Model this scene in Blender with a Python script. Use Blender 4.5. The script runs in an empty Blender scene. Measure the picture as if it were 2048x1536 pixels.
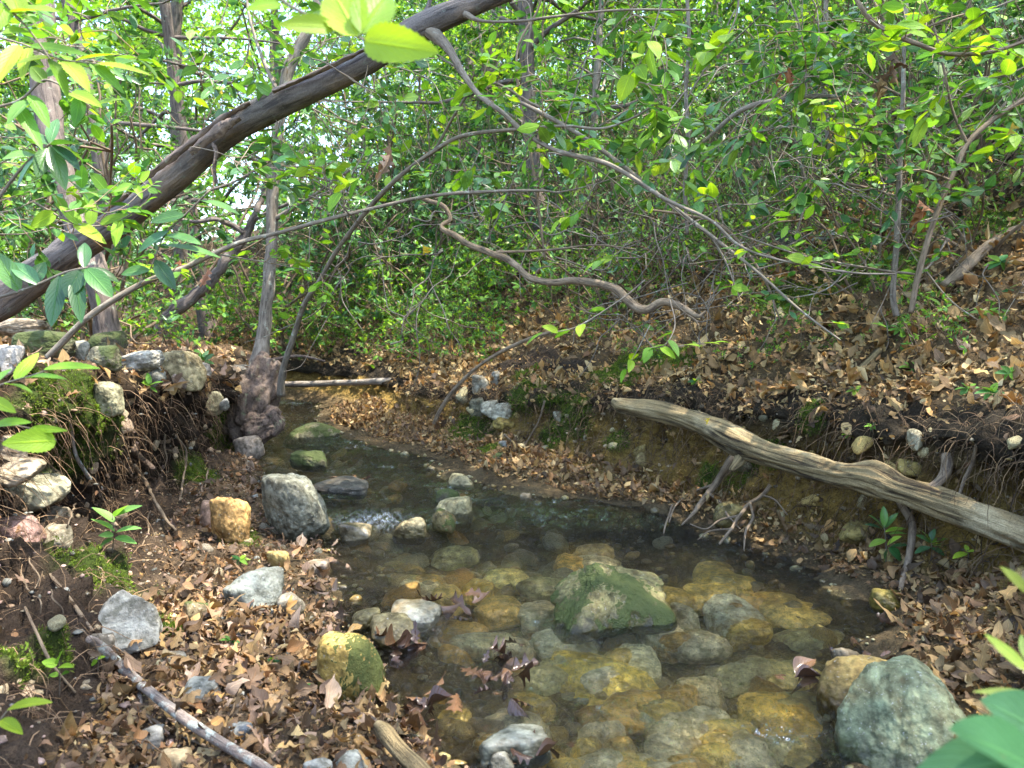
import bpy, math
import numpy as np
from mathutils import Vector
from mathutils.bvhtree import BVHTree

S = bpy.context.scene
C = S.collection
R = math.radians
rng = np.random.default_rng(11)

# ------------------------------------------------------------------ camera, sky, sun, exposure
F = 1547.0                                  # focal length in pixels of the 2048 px photograph
PITCH = R(5.5)
CAM = np.array([0.0, 0.0, 0.9])
cam = bpy.data.cameras.new('camera')
cam.sensor_width = 36.0
cam.lens = 36.0 * F / 2048
cam.clip_start = 0.02
cam.clip_end = 400
cam.dof.use_dof = True
cam.dof.focus_distance = 2.9
cam.dof.aperture_fstop = 7.0
camo = bpy.data.objects.new('camera', cam)
C.objects.link(camo)
camo.location = CAM
camo.rotation_euler = (math.pi / 2 - PITCH, 0, 0)
S.camera = camo

SUN = Vector((0.36, -0.08, 0.90)).normalized()       # towards the sun
w = bpy.data.worlds.new('World')
S.world = w
w.use_nodes = True
sky = w.node_tree.nodes.new('ShaderNodeTexSky')
sky.sky_type = 'NISHITA'
sky.sun_disc = False
sky.sun_elevation = math.asin(SUN.z)
sky.sun_rotation = math.atan2(SUN.x, SUN.y)
sky.air_density = 1.0
sky.dust_density = 1.6
bg = w.node_tree.nodes['Background']
bg.inputs['Strength'].default_value = 0.15
w.node_tree.links.new(sky.outputs[0], bg.inputs['Color'])
sun = bpy.data.lights.new('sun', 'SUN')
sun.energy = 2.8
sun.angle = R(0.53)
sun.color = (1.0, 0.94, 0.84)
suno = bpy.data.objects.new('sun', sun)
C.objects.link(suno)
suno.rotation_euler = SUN.to_track_quat('Z', 'Y').to_euler()
S.view_settings.view_transform = 'Standard'
S.view_settings.look = 'None'
S.view_settings.gamma = 1.0
S.view_settings.exposure = 2.92
S.cycles.max_bounces = 9
S.cycles.diffuse_bounces = 4
S.cycles.transmission_bounces = 5
S.cycles.transparent_max_bounces = 10
S.cycles.glossy_bounces = 3
S.cycles.caustics_reflective = False
S.cycles.caustics_refractive = False
S.cycles.use_denoising = True
S.cycles.sample_clamp_indirect = 6.0

# ------------------------------------------------------------------ helpers: rays, noise, meshes
cp, sp = math.cos(PITCH), math.sin(PITCH)
def pdir(px, py):
    cx, cy = (px - 1024) / F, (768 - py) / F
    return np.array([cx, cp + cy * sp, -sp + cy * cp])
def pix(px, py, Y):                         # the point seen at a pixel of the photo, Y metres ahead
    d = pdir(px, py)
    return CAM + d * (Y / d[1])
def mpp(Y):                                 # metres per photo pixel at that distance
    return Y / F
def project(p):
    q = p - CAM
    z = q[:, 1] * cp - q[:, 2] * sp
    u = q[:, 1] * sp + q[:, 2] * cp
    zz = np.maximum(z, 1e-3)
    return 1024 + F * q[:, 0] / zz, 768 - F * u / zz, z

def _hash(ix, iy, iz):
    n = (ix.astype(np.uint32) * np.uint32(374761393) + iy.astype(np.uint32) * np.uint32(668265263) + iz.astype(np.uint32) * np.uint32(2246822519))
    n = (n ^ (n >> np.uint32(13))) * np.uint32(1274126177)
    n = n ^ (n >> np.uint32(16))
    return n.astype(np.float64) / 4294967295.0
def vnoise(p):
    i = np.floor(p).astype(np.int64)
    f = p - i
    f = f * f * f * (f * (f * 6 - 15) + 10)
    out = 0
    for dx in (0, 1):
        for dy in (0, 1):
            for dz in (0, 1):
                wgt = (f[:, 0] if dx else 1 - f[:, 0]) * (f[:, 1] if dy else 1 - f[:, 1]) * (f[:, 2] if dz else 1 - f[:, 2])
                out = out + wgt * _hash(i[:, 0] + dx, i[:, 1] + dy, i[:, 2] + dz)
    return out * 2 - 1
def fbm(p, octv=4, gain=0.5, seed=0.0):
    p = np.asarray(p, float) + seed * 17.31
    a, s, o = 1.0, 0, 0
    for k in range(octv):
        o = o + a * vnoise(p); s += a; a *= gain; p = p * 2.03 + 11.7
    return o / s * 1.6
def unit(v):
    return v / np.maximum(np.linalg.norm(v, axis=-1, keepdims=True), 1e-9)
def sstep(a, b, x):
    t = np.clip((x - a) / (b - a), 0, 1)
    return t * t * (3 - 2 * t)

class MB:
    """collects pieces of ONE mesh"""
    def __init__(s):
        s.v, s.f, s.t, s.g, s.n = [], [], [], [], 0
    def add(s, v, faces, tint=(1, 1, 1), g=None):
        v = np.asarray(v, float).reshape(-1, 3)
        n = len(v)
        s.v.append(v)
        for f in faces:
            s.f.append(np.asarray(f, np.int64) + s.n)
        t = np.asarray(tint, float)
        s.t.append(np.broadcast_to(t, (n, 3)) if t.ndim == 1 else t)
        s.g.append(v if g is None else np.asarray(g, float).reshape(-1, 3))
        s.n += n
    def mesh(s, name, mat, smooth=True):
        me = bpy.data.meshes.new(name)
        v = np.concatenate(s.v)
        me.vertices.add(len(v))
        me.vertices.foreach_set('co', v.ravel())
        tot = np.concatenate([np.full(len(f), f.shape[1]) for f in s.f])
        lv = np.concatenate([f.ravel() for f in s.f])
        me.loops.add(len(lv))
        me.loops.foreach_set('vertex_index', lv.astype(np.int32))
        me.polygons.add(len(tot))
        st = np.concatenate([[0], np.cumsum(tot)[:-1]])
        me.polygons.foreach_set('loop_start', st.astype(np.int32))
        me.polygons.foreach_set('loop_total', tot.astype(np.int32))
        me.polygons.foreach_set('use_smooth', np.full(len(tot), smooth))
        me.update(calc_edges=True)
        a = me.attributes.new('tint', 'FLOAT_COLOR', 'POINT')
        t = np.concatenate(s.t)
        a.data.foreach_set('color', np.concatenate([t, np.ones((len(t), 1))], 1).astype(np.float32).ravel())
        a = me.attributes.new('grain', 'FLOAT_VECTOR', 'POINT')
        a.data.foreach_set('vector', np.concatenate(s.g).astype(np.float32).ravel())
        if mat: me.materials.append(mat)
        return me
    def build(s, name, mat, parent=None, smooth=True, loc=None):
        if not s.v: return None
        if loc is not None:
            s.v = [v - np.asarray(loc) for v in s.v]
        o = bpy.data.objects.new(name, s.mesh(name, mat, smooth))
        C.objects.link(o)
        if loc is not None and parent is None: o.location = loc
        o.parent = parent
        return o

def tag(o, label=None, cat=None, group=None, kind=None):
    if label: o['label'] = label
    if cat: o['category'] = cat
    if group: o['group'] = group
    if kind: o['kind'] = kind
    return o
def empty(name, loc, label, cat, group=None):
    o = bpy.data.objects.new(name, None)
    C.objects.link(o)
    o.location = loc
    o.empty_display_size = 0.05
    return tag(o, label, cat, group)
def copy_tree(o, loc, rz, sc, label=None, tilt=(0, 0)):
    r = o.copy(); C.objects.link(r)
    r.location = loc; r.rotation_euler = (tilt[0], tilt[1], rz); r.scale = (sc, sc, sc)
    if label: r['label'] = label
    for ch in list(o.children):
        c = ch.copy(); C.objects.link(c); c.parent = r
        for g in list(ch.children):
            d = g.copy(); C.objects.link(d); d.parent = c
    return r

def smooth_path(pts, sub=8):
    P = np.asarray(pts, float)
    n = len(P)
    if n < 3: 
        t = np.linspace(0, 1, sub + 1)[:, None]
        return P[0] * (1 - t) + P[-1] * t
    Q = np.vstack([2 * P[0] - P[1], P, 2 * P[-1] - P[-2]])
    out = []
    for i in range(n - 1):
        p0, p1, p2, p3 = Q[i], Q[i + 1], Q[i + 2], Q[i + 3]
        t = (np.arange(sub) / sub)[:, None]
        out.append(0.5 * (2 * p1 + (p2 - p0) * t + (2 * p0 - 5 * p1 + 4 * p2 - p3) * t ** 2 + (3 * p1 - p0 - 3 * p2 + p3) * t ** 3))
    out.append(P[-1:])
    return np.concatenate(out)
def tube(mb, path, rad, sides=8, tint=(1, 1, 1), wob=0.0, wf=18.0, ridge=0.0, cap=True, seed=0.0):
    P = np.asarray(path, float); n = len(P)
    r = np.broadcast_to(np.asarray(rad, float), (n,))
    T = unit(np.gradient(P, axis=0))
    a = np.array([0, 0, 1.0]) if abs(T[0, 2]) < 0.9 else np.array([1.0, 0, 0])
    u = unit(np.cross(T[0], a))
    U = np.zeros_like(P)
    for i in range(n):
        u = u - T[i] * (u @ T[i]); u = u / max(np.linalg.norm(u), 1e-9); U[i] = u
    V = np.cross(T, U)
    th = np.arange(sides) / sides * 2 * np.pi
    s = np.concatenate([[0], np.cumsum(np.linalg.norm(np.diff(P, axis=0), axis=1))])
    D = U[:, None] * np.cos(th)[None, :, None] + V[:, None] * np.sin(th)[None, :, None]
    rr = np.repeat(r[:, None], sides, 1)
    g = np.stack([np.cos(th)[None] * rr, np.sin(th)[None] * rr, np.repeat(s[:, None], sides, 1)], -1)
    if wob or ridge:
        gg = g.reshape(-1, 3)
        k = 0
        if wob: k = k + wob * fbm(P.repeat(sides, 0) * 3 + gg * [wf, wf, wf * .35], 3, seed=seed)
        if ridge: k = k + ridge * fbm(gg * [wf * 5, wf * 5, wf * .5], 3, seed=seed + 3)
        rr = rr * (1 + k.reshape(n, sides))
    v = P[:, None] + D * rr[..., None]
    idx = np.arange(n * sides).reshape(n, sides)
    q = np.stack([idx[:-1], np.roll(idx[:-1], -1, 1), np.roll(idx[1:], -1, 1), idx[1:]], -1).reshape(-1, 4)
    fs = [q]
    vv = v.reshape(-1, 3); gg = g.reshape(-1, 3)
    if cap:
        vv = np.vstack([vv, P[0], P[-1] + T[-1] * r[-1] * .4]); gg = np.vstack([gg, [0, 0, 0], [0, 0, s[-1]]])
        c0, c1 = n * sides, n * sides + 1
        fs.append(np.stack([np.full(sides, c0), np.roll(idx[0], -1), idx[0]], -1))
        fs.append(np.stack([np.full(sides, c1), idx[-1], np.roll(idx[-1], -1)], -1))
    mb.add(vv, fs, tint, gg)
    return P, T

# leaf outlines: columns across (-1..1), stations along; (s, across, lift)
def leaf_template(stations, widths, cols=3, fold=0.18, jit=None):
    a = np.linspace(-1, 1, cols)
    T = []
    for s_, w_ in zip(stations, widths):
        for c in a:
            T.append((s_ , c * w_, abs(c) * w_ * fold))
    n = len(stations)
    idx = np.arange(n * cols).reshape(n, cols)
    q = np.stack([idx[:-1, :-1], idx[:-1, 1:], idx[1:, 1:], idx[1:, :-1]], -1).reshape(-1, 4)
    luv = np.array([(s_, c, 0) for s_ in stations for c in a], float)
    return np.array(T), [q], luv
T_FAR = (np.array([(0, 0, 0), (.45, -.5, .08), (1, 0, 0), (.45, .5, .08)], float), [np.array([[0, 2, 1], [0, 3, 2]])], np.array([(0, 0, 0), (.45, -1, 0), (1, 0, 0), (.45, 1, 0)], float))
T_MID = leaf_template([0, .2, .5, .8, 1], [.03, .32, .5, .3, .0])
_s = np.linspace(0, 1, 14)
T_LAUREL = leaf_template(_s, np.concatenate([[.03], (np.sin(np.pi * _s[1:-1] ** .95) ** .8) * .49, [0]]), 3, .16)
T_NEEDLE = (np.array([(0, -.5, 0), (0, .5, 0), (1, 0, 0)], float), [np.array([[0, 1, 2]])], np.array([(0, -1, 0), (0, 1, 0), (1, 0, 0)], float))
def toothed(n=26):
    s_ = np.linspace(0, 1, n)
    base = np.sin(np.pi * np.clip(s_, 0, 1) ** .72) ** .75 * .5
    tooth = np.where(np.arange(n) % 2 == 0, 1.0, .9)
    w_ = base * tooth; w_[0] = .02; w_[-1] = 0
    return leaf_template(s_, w_, 5, .15)
T_TOOTH = toothed()
def oak(n=22, lob=4.0, depth=.36, cols=5):
    s_ = np.linspace(0, 1, n)
    env = np.sin(np.pi * s_ ** .8) ** .7
    w_ = .46 * env * (1 - depth + depth * np.cos(2 * np.pi * lob * s_ + .6))
    w_[0] = .02; w_[-1] = .0
    w_[:2] = .02
    return leaf_template(s_, w_, cols, .0)
T_OAK = oak()
T_OAKS = oak(13, 3.0, .24, 3)
T_OVAL = leaf_template([0, .1, .3, .55, .8, 1], [.02, .2, .42, .45, .25, 0], 3, 0)

def add_leaves(mb, pos, axis, nrm, L, W, tint, tmpl=T_MID, curl=0.15, curl2=0.0, twist=0.0):
    """N leaves: base position, axis, normal, length, width; one shared outline"""
    T, fs, luv = tmpl
    pos = np.atleast_2d(pos); N = len(pos)
    if N == 0: return
    ax = unit(np.broadcast_to(axis, (N, 3)).astype(float))
    nr = np.broadcast_to(nrm, (N, 3)).astype(float)
    nr = unit(nr - ax * (nr * ax).sum(1, keepdims=True))
    sd = np.cross(ax, nr)
    L = np.broadcast_to(L, (N,)).astype(float)[:, None]; W = np.broadcast_to(W, (N,)).astype(float)[:, None]
    cu = np.broadcast_to(curl, (N,)).astype(float)[:, None]; c2 = np.broadcast_to(curl2, (N,)).astype(float)[:, None]
    tw = np.broadcast_to(twist, (N,)).astype(float)[:, None]
    s_, a_, l_ = T[:, 0][None], T[:, 1][None], T[:, 2][None]
    z = -cu * L * s_ ** 2 + l_ * W + c2 * W * (2 * a_) ** 2 + tw * W * a_ * (s_ - .4)
    v = pos[:, None] + ax[:, None] * (L * s_)[..., None] + sd[:, None] * (W * a_)[..., None] + nr[:, None] * z[..., None]
    M = len(T)
    ff = [(np.arange(N)[:, None, None] * M + f[None]).reshape(-1, f.shape[1]) for f in fs]
    t = np.asarray(tint, float)
    t = np.broadcast_to(t, (N, 3)) if t.ndim == 1 else t
    g = np.broadcast_to(luv[None], (N, M, 3)).copy()
    g[..., 2] = rng.random((N, 1))
    mb.add(v.reshape(-1, 3), ff, np.repeat(t, M, 0), g.reshape(-1, 3))

_ico = {}
def ico(sub):
    if sub not in _ico:
        t = (1 + 5 ** .5) / 2
        v = [(-1, t, 0), (1, t, 0), (-1, -t, 0), (1, -t, 0), (0, -1, t), (0, 1, t), (0, -1, -t), (0, 1, -t), (t, 0, -1), (t, 0, 1), (-t, 0, -1), (-t, 0, 1)]
        f = [(0, 11, 5), (0, 5, 1), (0, 1, 7), (0, 7, 10), (0, 10, 11), (1, 5, 9), (5, 11, 4), (11, 10, 2), (10, 7, 6), (7, 1, 8), (3, 9, 4), (3, 4, 2), (3, 2, 6), (3, 6, 8), (3, 8, 9), (4, 9, 5), (2, 4, 11), (6, 2, 10), (8, 6, 7), (9, 8, 1)]
        v = unit(np.array(v, float)); f = np.array(f)
        for _ in range(sub):
            e = np.concatenate([f[:, [0, 1]], f[:, [1, 2]], f[:, [2, 0]]])
            es = np.sort(e, 1)
            uq, inv = np.unique(es, axis=0, return_inverse=True)
            inv = inv.ravel()
            mid = unit(v[uq[:, 0]] + v[uq[:, 1]])
            nf = len(f); m = inv + len(v)
            a, b, c = m[:nf], m[nf:2 * nf], m[2 * nf:]
            f = np.concatenate([np.stack([f[:, 0], a, c], 1), np.stack([f[:, 1], b, a], 1), np.stack([f[:, 2], c, b], 1), np.stack([a, b, c], 1)])
            v = np.concatenate([v, mid])
        _ico[sub] = (v, f)
    return _ico[sub]
def rock_points(size, seed, sub=4, k=9, rough=.06, nplanes=11, extra=()):
    """a stone: soft intersection of random planes, roughened"""
    r_ = np.random.default_rng(seed)
    p, f = ico(sub)
    n = unit(r_.normal(size=(nplanes, 3)))
    h = r_.uniform(.72, 1.0, nplanes)
    n = np.vstack([n, np.eye(3), -np.eye(3)]); h = np.concatenate([h, np.full(6, 1.0)])
    for (nx, hh) in extra:
        n = np.vstack([n, unit(np.array(nx, float))]); h = np.append(h, hh)
    d = np.maximum(p @ n.T, 0) / h
    rad = (d ** k).sum(1) ** (-1 / k)
    q = p * rad[:, None]
    q = q * (1 + rough * fbm(p * 2.2, 3, seed=seed)[:, None] + rough * .35 * fbm(p * 9, 3, seed=seed + 5)[:, None])
    lo, hi = q.min(0), q.max(0)
    q = (q - (lo + hi) / 2) / ((hi - lo) / 2)
    return q * np.asarray(size), f

# ------------------------------------------------------------------ materials
def mk(name):
    m = bpy.data.materials.new(name); m.use_nodes = True
    nt = m.node_tree; nt.nodes.clear()
    out = nt.nodes.new('ShaderNodeOutputMaterial')
    return m, nt, out
def N(nt, typ, ins=None, **props):
    n = nt.nodes.new(typ)
    for k_, v_ in props.items(): setattr(n, k_, v_)
    for k_, v_ in (ins or {}).items():
        s_ = n.inputs[k_]
        if isinstance(v_, bpy.types.NodeSocket): nt.links.new(v_, s_)
        else: s_.default_value = v_
    return n
def attr(nt, name): return N(nt, 'ShaderNodeAttribute', attribute_name=name)
def noise(nt, vec, scale, detail=4, rough=.55, dist=0.0):
    ins = {'Scale': scale, 'Detail': detail, 'Roughness': rough, 'Distortion': dist}
    if vec is not None: ins['Vector'] = vec
    return N(nt, 'ShaderNodeTexNoise', ins).outputs['Fac']
def ramp(nt, fac, stops):
    n = N(nt, 'ShaderNodeValToRGB', {'Fac': fac})
    e = n.color_ramp.elements
    while len(e) < len(stops): e.new(.5)
    for el, (p_, c_) in zip(e, stops):
        el.position = p_; el.color = (c_, c_, c_, 1) if np.isscalar(c_) else (*c_, 1)
    return n.outputs['Color']
def mix(nt, a, b, fac, mode='MIX'):
    def c4(x): return x if isinstance(x, bpy.types.NodeSocket) else ((*x, 1) if len(x) == 3 else x)
    return N(nt, 'ShaderNodeMixRGB', {'Fac': fac, 'Color1': c4(a), 'Color2': c4(b)}, blend_type=mode).outputs['Color']
def math_(nt, op, a, b=0.0): return N(nt, 'ShaderNodeMath', {0: a, 1: b}, operation=op).outputs[0]
def bump(nt, h, strength=.5, dist=.01): return N(nt, 'ShaderNodeBump', {'Height': h, 'Strength': strength, 'Distance': dist}).outputs['Normal']
def vscale(nt, vec, sc): return N(nt, 'ShaderNodeVectorMath', {0: vec, 1: sc}, operation='MULTIPLY').outputs[0]

def mat_leaf(name, trans=.40, rough=.5, warm=(1.6, 1.55, .45), spec=.22, vein=True):
    m, nt, out = mk(name)
    t = attr(nt, 'tint').outputs['Color']
    g = attr(nt, 'grain').outputs['Vector']
    oc = N(nt, 'ShaderNodeTexCoord').outputs['Object']
    nz = noise(nt, oc, 25, 3)
    col = mix(nt, t, (.45, .5, .4), ramp(nt, nz, [(.35, 0), (.75, .5)]), 'MULTIPLY')
    col = mix(nt, col, (.20, .15, .05), ramp(nt, noise(nt, oc, 70, 3), [(.70, 0), (.76, .55)]))
    if vein:
        sx = N(nt, 'ShaderNodeSeparateXYZ', {0: g})
        aa = math_(nt, 'ABSOLUTE', sx.outputs[1])
        mid = ramp(nt, aa, [(0.0, 1), (.10, 0)])
        ph = math_(nt, 'ADD', math_(nt, 'MULTIPLY', sx.outputs[0], 8.0), math_(nt, 'MULTIPLY', aa, -3.0))
        sv = math_(nt, 'ABSOLUTE', math_(nt, 'SUBTRACT', math_(nt, 'FRACT', ph), .5))
        sid = ramp(nt, sv, [(0.0, .55), (.1, 0)])
        vn = math_(nt, 'MAXIMUM', mid, sid)
        col = mix(nt, col, mix(nt, col, (1.7, 1.6, 1.5), 1.0, 'MULTIPLY'), vn)
        nrm = bump(nt, vn, .6, .003)
    p = N(nt, 'ShaderNodeBsdfPrincipled', {'Base Color': col, 'Roughness': rough, 'Specular IOR Level': spec})
    if vein: nt.links.new(nrm, p.inputs['Normal'])
    tc = mix(nt, col, warm, 1.0, 'MULTIPLY')
    tr = N(nt, 'ShaderNodeBsdfTranslucent', {'Color': tc})
    nt.links.new(N(nt, 'ShaderNodeMixShader', {0: trans, 1: p.outputs[0], 2: tr.outputs[0]}).outputs[0], out.inputs[0])
    return m
M_LEAF = mat_leaf('broad_leaf')
M_FAR = mat_leaf('canopy_leaf', .5, .55, (1.55, 1.55, .55), .15, False)
M_GLOSS = mat_leaf('glossy_leaf', .30, .30, (1.4, 1.4, .5), .5)
M_NEEDLE = mat_leaf('needle', .3, .5, (1.3, 1.3, .7), .3, False)
M_DEAD = mat_leaf('dead_leaf', .16, .62, (1.3, 1.0, .6), .25)
M_WET = mat_leaf('wet_leaf', .05, .22, (1.2, 1.0, .7), .5)
M_MOSS = mat_leaf('moss_blade', .35, .7, (1.3, 1.3, .5), .1, False)

def mat_bark(name, dark, mid, light, lichen=None, lamt=.0, fs=30, groove=.6, rough=.85, zs=.12):
    m, nt, out = mk(name)
    g = attr(nt, 'grain').outputs['Vector']
    t = attr(nt, 'tint').outputs['Color']
    gs = vscale(nt, g, (1, 1, zs))
    n1 = noise(nt, gs, fs * 2.2, 5, .62, .6)
    n2 = noise(nt, vscale(nt, g, (1, 1, .5)), fs * .45, 4, .6)
    n3 = noise(nt, g, fs * 9, 3, .6)
    c = mix(nt, dark, mid, ramp(nt, n1, [(.36, 0), (.55, 1)]))
    c = mix(nt, c, light, ramp(nt, n2, [(.5, 0), (.72, .8)]))
    c = mix(nt, c, (.5, .5, .5), ramp(nt, n3, [(.4, .5), (.6, 0)]), 'MULTIPLY')
    if lichen:
        oc = N(nt, 'ShaderNodeTexCoord').outputs['Object']
        n4 = noise(nt, oc, 24, 5, .65)
        c = mix(nt, c, lichen, ramp(nt, n4, [(.62 - .2 * lamt, 0), (.70 - .2 * lamt, .8)]))
    c = mix(nt, c, t, 1.0, 'MULTIPLY')
    h = math_(nt, 'ADD', n1, math_(nt, 'MULTIPLY', n3, .3))
    p = N(nt, 'ShaderNodeBsdfPrincipled', {'Base Color': c, 'Roughness': rough, 'Specular IOR Level': .25, 'Normal': bump(nt, h, groove, .012)})
    nt.links.new(p.outputs[0], out.inputs[0])
    return m
M_TRUNK = mat_bark('shaggy_bark', (.05, .04, .035), (.15, .12, .10), (.26, .20, .16), (.22, .25, .19), .05)
M_LEAN = mat_bark('leaning_bark', (.055, .048, .045), (.15, .13, .115), (.27, .205, .15), (.16, .18, .15), .0, 22, .8)
M_TWIG = mat_bark('twig_bark', (.10, .08, .06), (.22, .18, .13), (.34, .29, .22), (.36, .38, .30), .1, 60, .4)
M_PALE = mat_bark('pale_bark', (.09, .072, .055), (.23, .19, .145), (.36, .31, .245), (.34, .36, .28), .1, 40, .5)
M_LOG = mat_bark('weathered_wood', (.032, .021, .010), (.27, .195, .09), (.48, .385, .215), None, 0, 24, 1.0, .85, .05)
M_STICK = mat_bark('lichen_stick', (.10, .08, .07), (.24, .19, .15), (.36, .32, .27), (.38, .42, .36), .35, 40, .5)
M_ROOT = mat_bark('root_bark', (.09, .065, .045), (.24, .175, .11), (.36, .28, .19), None, 0, 60, .5)
M_BURL = mat_bark('burl_bark', (.055, .038, .028), (.155, .11, .082), (.26, .20, .15), (.2, .22, .12), .1, 26, .9, .85, .7)

def mat_rock(name, moss=0.0, wet=False, mosscol=(.030, .041, .008), patch=0.5, mdir=(0, 0, 1), mw=.14):
    m, nt, out = mk(name)
    t = attr(nt, 'tint').outputs['Color']
    oc = N(nt, 'ShaderNodeTexCoord').outputs['Object']
    info = N(nt, 'ShaderNodeObjectInfo').outputs['Random']
    off = N(nt, 'ShaderNodeVectorMath', {0: oc, 1: N(nt, 'ShaderNodeCombineXYZ', {0: math_(nt, 'MULTIPLY', info, 37.0), 1: math_(nt, 'MULTIPLY', info, 11.0), 2: 3.0}).outputs[0]}, operation='ADD').outputs[0]
    n1 = noise(nt, off, 9, 6, .6, .4)
    n2 = noise(nt, off, 34, 5, .65)
    n3 = noise(nt, off, 150, 3, .6)
    n4 = noise(nt, off, 5, 5, .6, .8)
    c = mix(nt, mix(nt, t, (.55, .5, .42), 1.0, 'MULTIPLY'), mix(nt, t, (1.4, 1.38, 1.3), 1.0, 'MULTIPLY'), ramp(nt, n1, [(.36, 0), (.64, 1)]))
    c = mix(nt, c, (.38, .38, .34), ramp(nt, n2, [(.40, .85), (.52, 0)]), 'MULTIPLY')
    c = mix(nt, c, mix(nt, t, (1.7, 1.7, 1.55), 1.0, 'MULTIPLY'), ramp(nt, n2, [(.55, 0), (.66, .7)]))
    c = mix(nt, c, (.42, .24, .06), ramp(nt, n4, [(.56, 0), (.72, .5 * patch)]))
    c = mix(nt, c, (.46, .45, .40), ramp(nt, n3, [(.62, 0), (.72, .45)]))
    h = math_(nt, 'ADD', n1, math_(nt, 'ADD', math_(nt, 'MULTIPLY', n2, .5), math_(nt, 'MULTIPLY', n3, .2)))
    rg = .3 if wet else .78
    if not wet:                                          # the damp foot of a stone standing in the stream
        pz = N(nt, 'ShaderNodeSeparateXYZ', {0: N(nt, 'ShaderNodeNewGeometry').outputs['Position']}).outputs[2]
        dz = math_(nt, 'ADD', pz, math_(nt, 'MULTIPLY', math_(nt, 'SUBTRACT', n1, .5), -.05))
        damp = ramp(nt, math_(nt, 'MULTIPLY', dz, 5.0), [(.12, 1), (.30, 0)])
        c = mix(nt, c, mix(nt, c, (.42, .40, .34), 1.0, 'MULTIPLY'), damp)
        rg = math_(nt, 'SUBTRACT', .78, math_(nt, 'MULTIPLY', damp, .5))
    if moss > 0:
        gn = N(nt, 'ShaderNodeNewGeometry').outputs['Normal']
        sz = N(nt, 'ShaderNodeVectorMath', {0: gn, 1: mdir}, operation='DOT_PRODUCT').outputs['Value']
        mm = math_(nt, 'ADD', math_(nt, 'MULTIPLY', sz, mw), math_(nt, 'ADD', math_(nt, 'MULTIPLY', n1, 1.3), math_(nt, 'MULTIPLY', n2, .55)))
        k = 1.30 - moss * .42
        mk_ = ramp(nt, mm, [(max(k - .07, 0), 0), (min(k + .09, 1), .92)])
        mc = mix(nt, mosscol, tuple(x * 2.0 for x in mosscol), noise(nt, off, 60, 4, .7))
        c = mix(nt, c, mc, mk_)
        h = math_(nt, 'ADD', h, math_(nt, 'MULTIPLY', mk_, math_(nt, 'MULTIPLY', noise(nt, off, 190, 3, .7), 1.3)))
    p = N(nt, 'ShaderNodeBsdfPrincipled', {'Base Color': c, 'Roughness': rg, 'Specular IOR Level': .4 if wet else .3, 'Normal': bump(nt, h, .6, .012)})
    nt.links.new(p.outputs[0], out.inputs[0])
    return m
M_ROCK = mat_rock('bare_stone')
M_ROCKM = mat_rock('mossy_stone', .61)
M_ROCKMM = mat_rock('very_mossy_stone', .95)
M_ROCKL = mat_rock('stone_with_a_little_moss', .42, patch=.25)
M_ROCKS = mat_rock('golden_stone_mossy_side', .62, mdir=(.93, -.1, -.2), mw=.55)
M_ROCKW = mat_rock('wet_stone', .25, True, (.10, .10, .02), 1.0)

def mat_ground():
    m, nt, out = mk('forest_soil')
    t = attr(nt, 'tint').outputs['Color']
    oc = N(nt, 'ShaderNodeTexCoord').outputs['Object']
    n1 = noise(nt, oc, 7, 6, .65, .4)
    n2 = noise(nt, oc, 45, 6, .7)
    n3 = noise(nt, oc, 190, 3, .7)
    vo = N(nt, 'ShaderNodeTexVoronoi', {'Vector': oc, 'Scale': 42.0, 'Randomness': 1.0})
    c = mix(nt, t, (.5, .46, .42), ramp(nt, n1, [(.4, .8), (.6, 0)]), 'MULTIPLY')
    c = mix(nt, c, mix(nt, t, (1.7, 1.6, 1.4), 1.0, 'MULTIPLY'), ramp(nt, n2, [(.54, 0), (.68, .8)]))
    c = mix(nt, c, (.45, .42, .4), ramp(nt, n3, [(.4, .7), (.52, 0)]), 'MULTIPLY')
    h = math_(nt, 'ADD', math_(nt, 'ADD', n1, n2), math_(nt, 'ADD', math_(nt, 'MULTIPLY', n3, .4), math_(nt, 'MULTIPLY', vo.outputs['Distance'], -.6)))
    p = N(nt, 'ShaderNodeBsdfPrincipled', {'Base Color': c, 'Roughness': .92, 'Specular IOR Level': .15, 'Normal': bump(nt, h, .9, .03)})
    nt.links.new(p.outputs[0], out.inputs[0])
    return m
M_GROUND = mat_ground()

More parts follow.
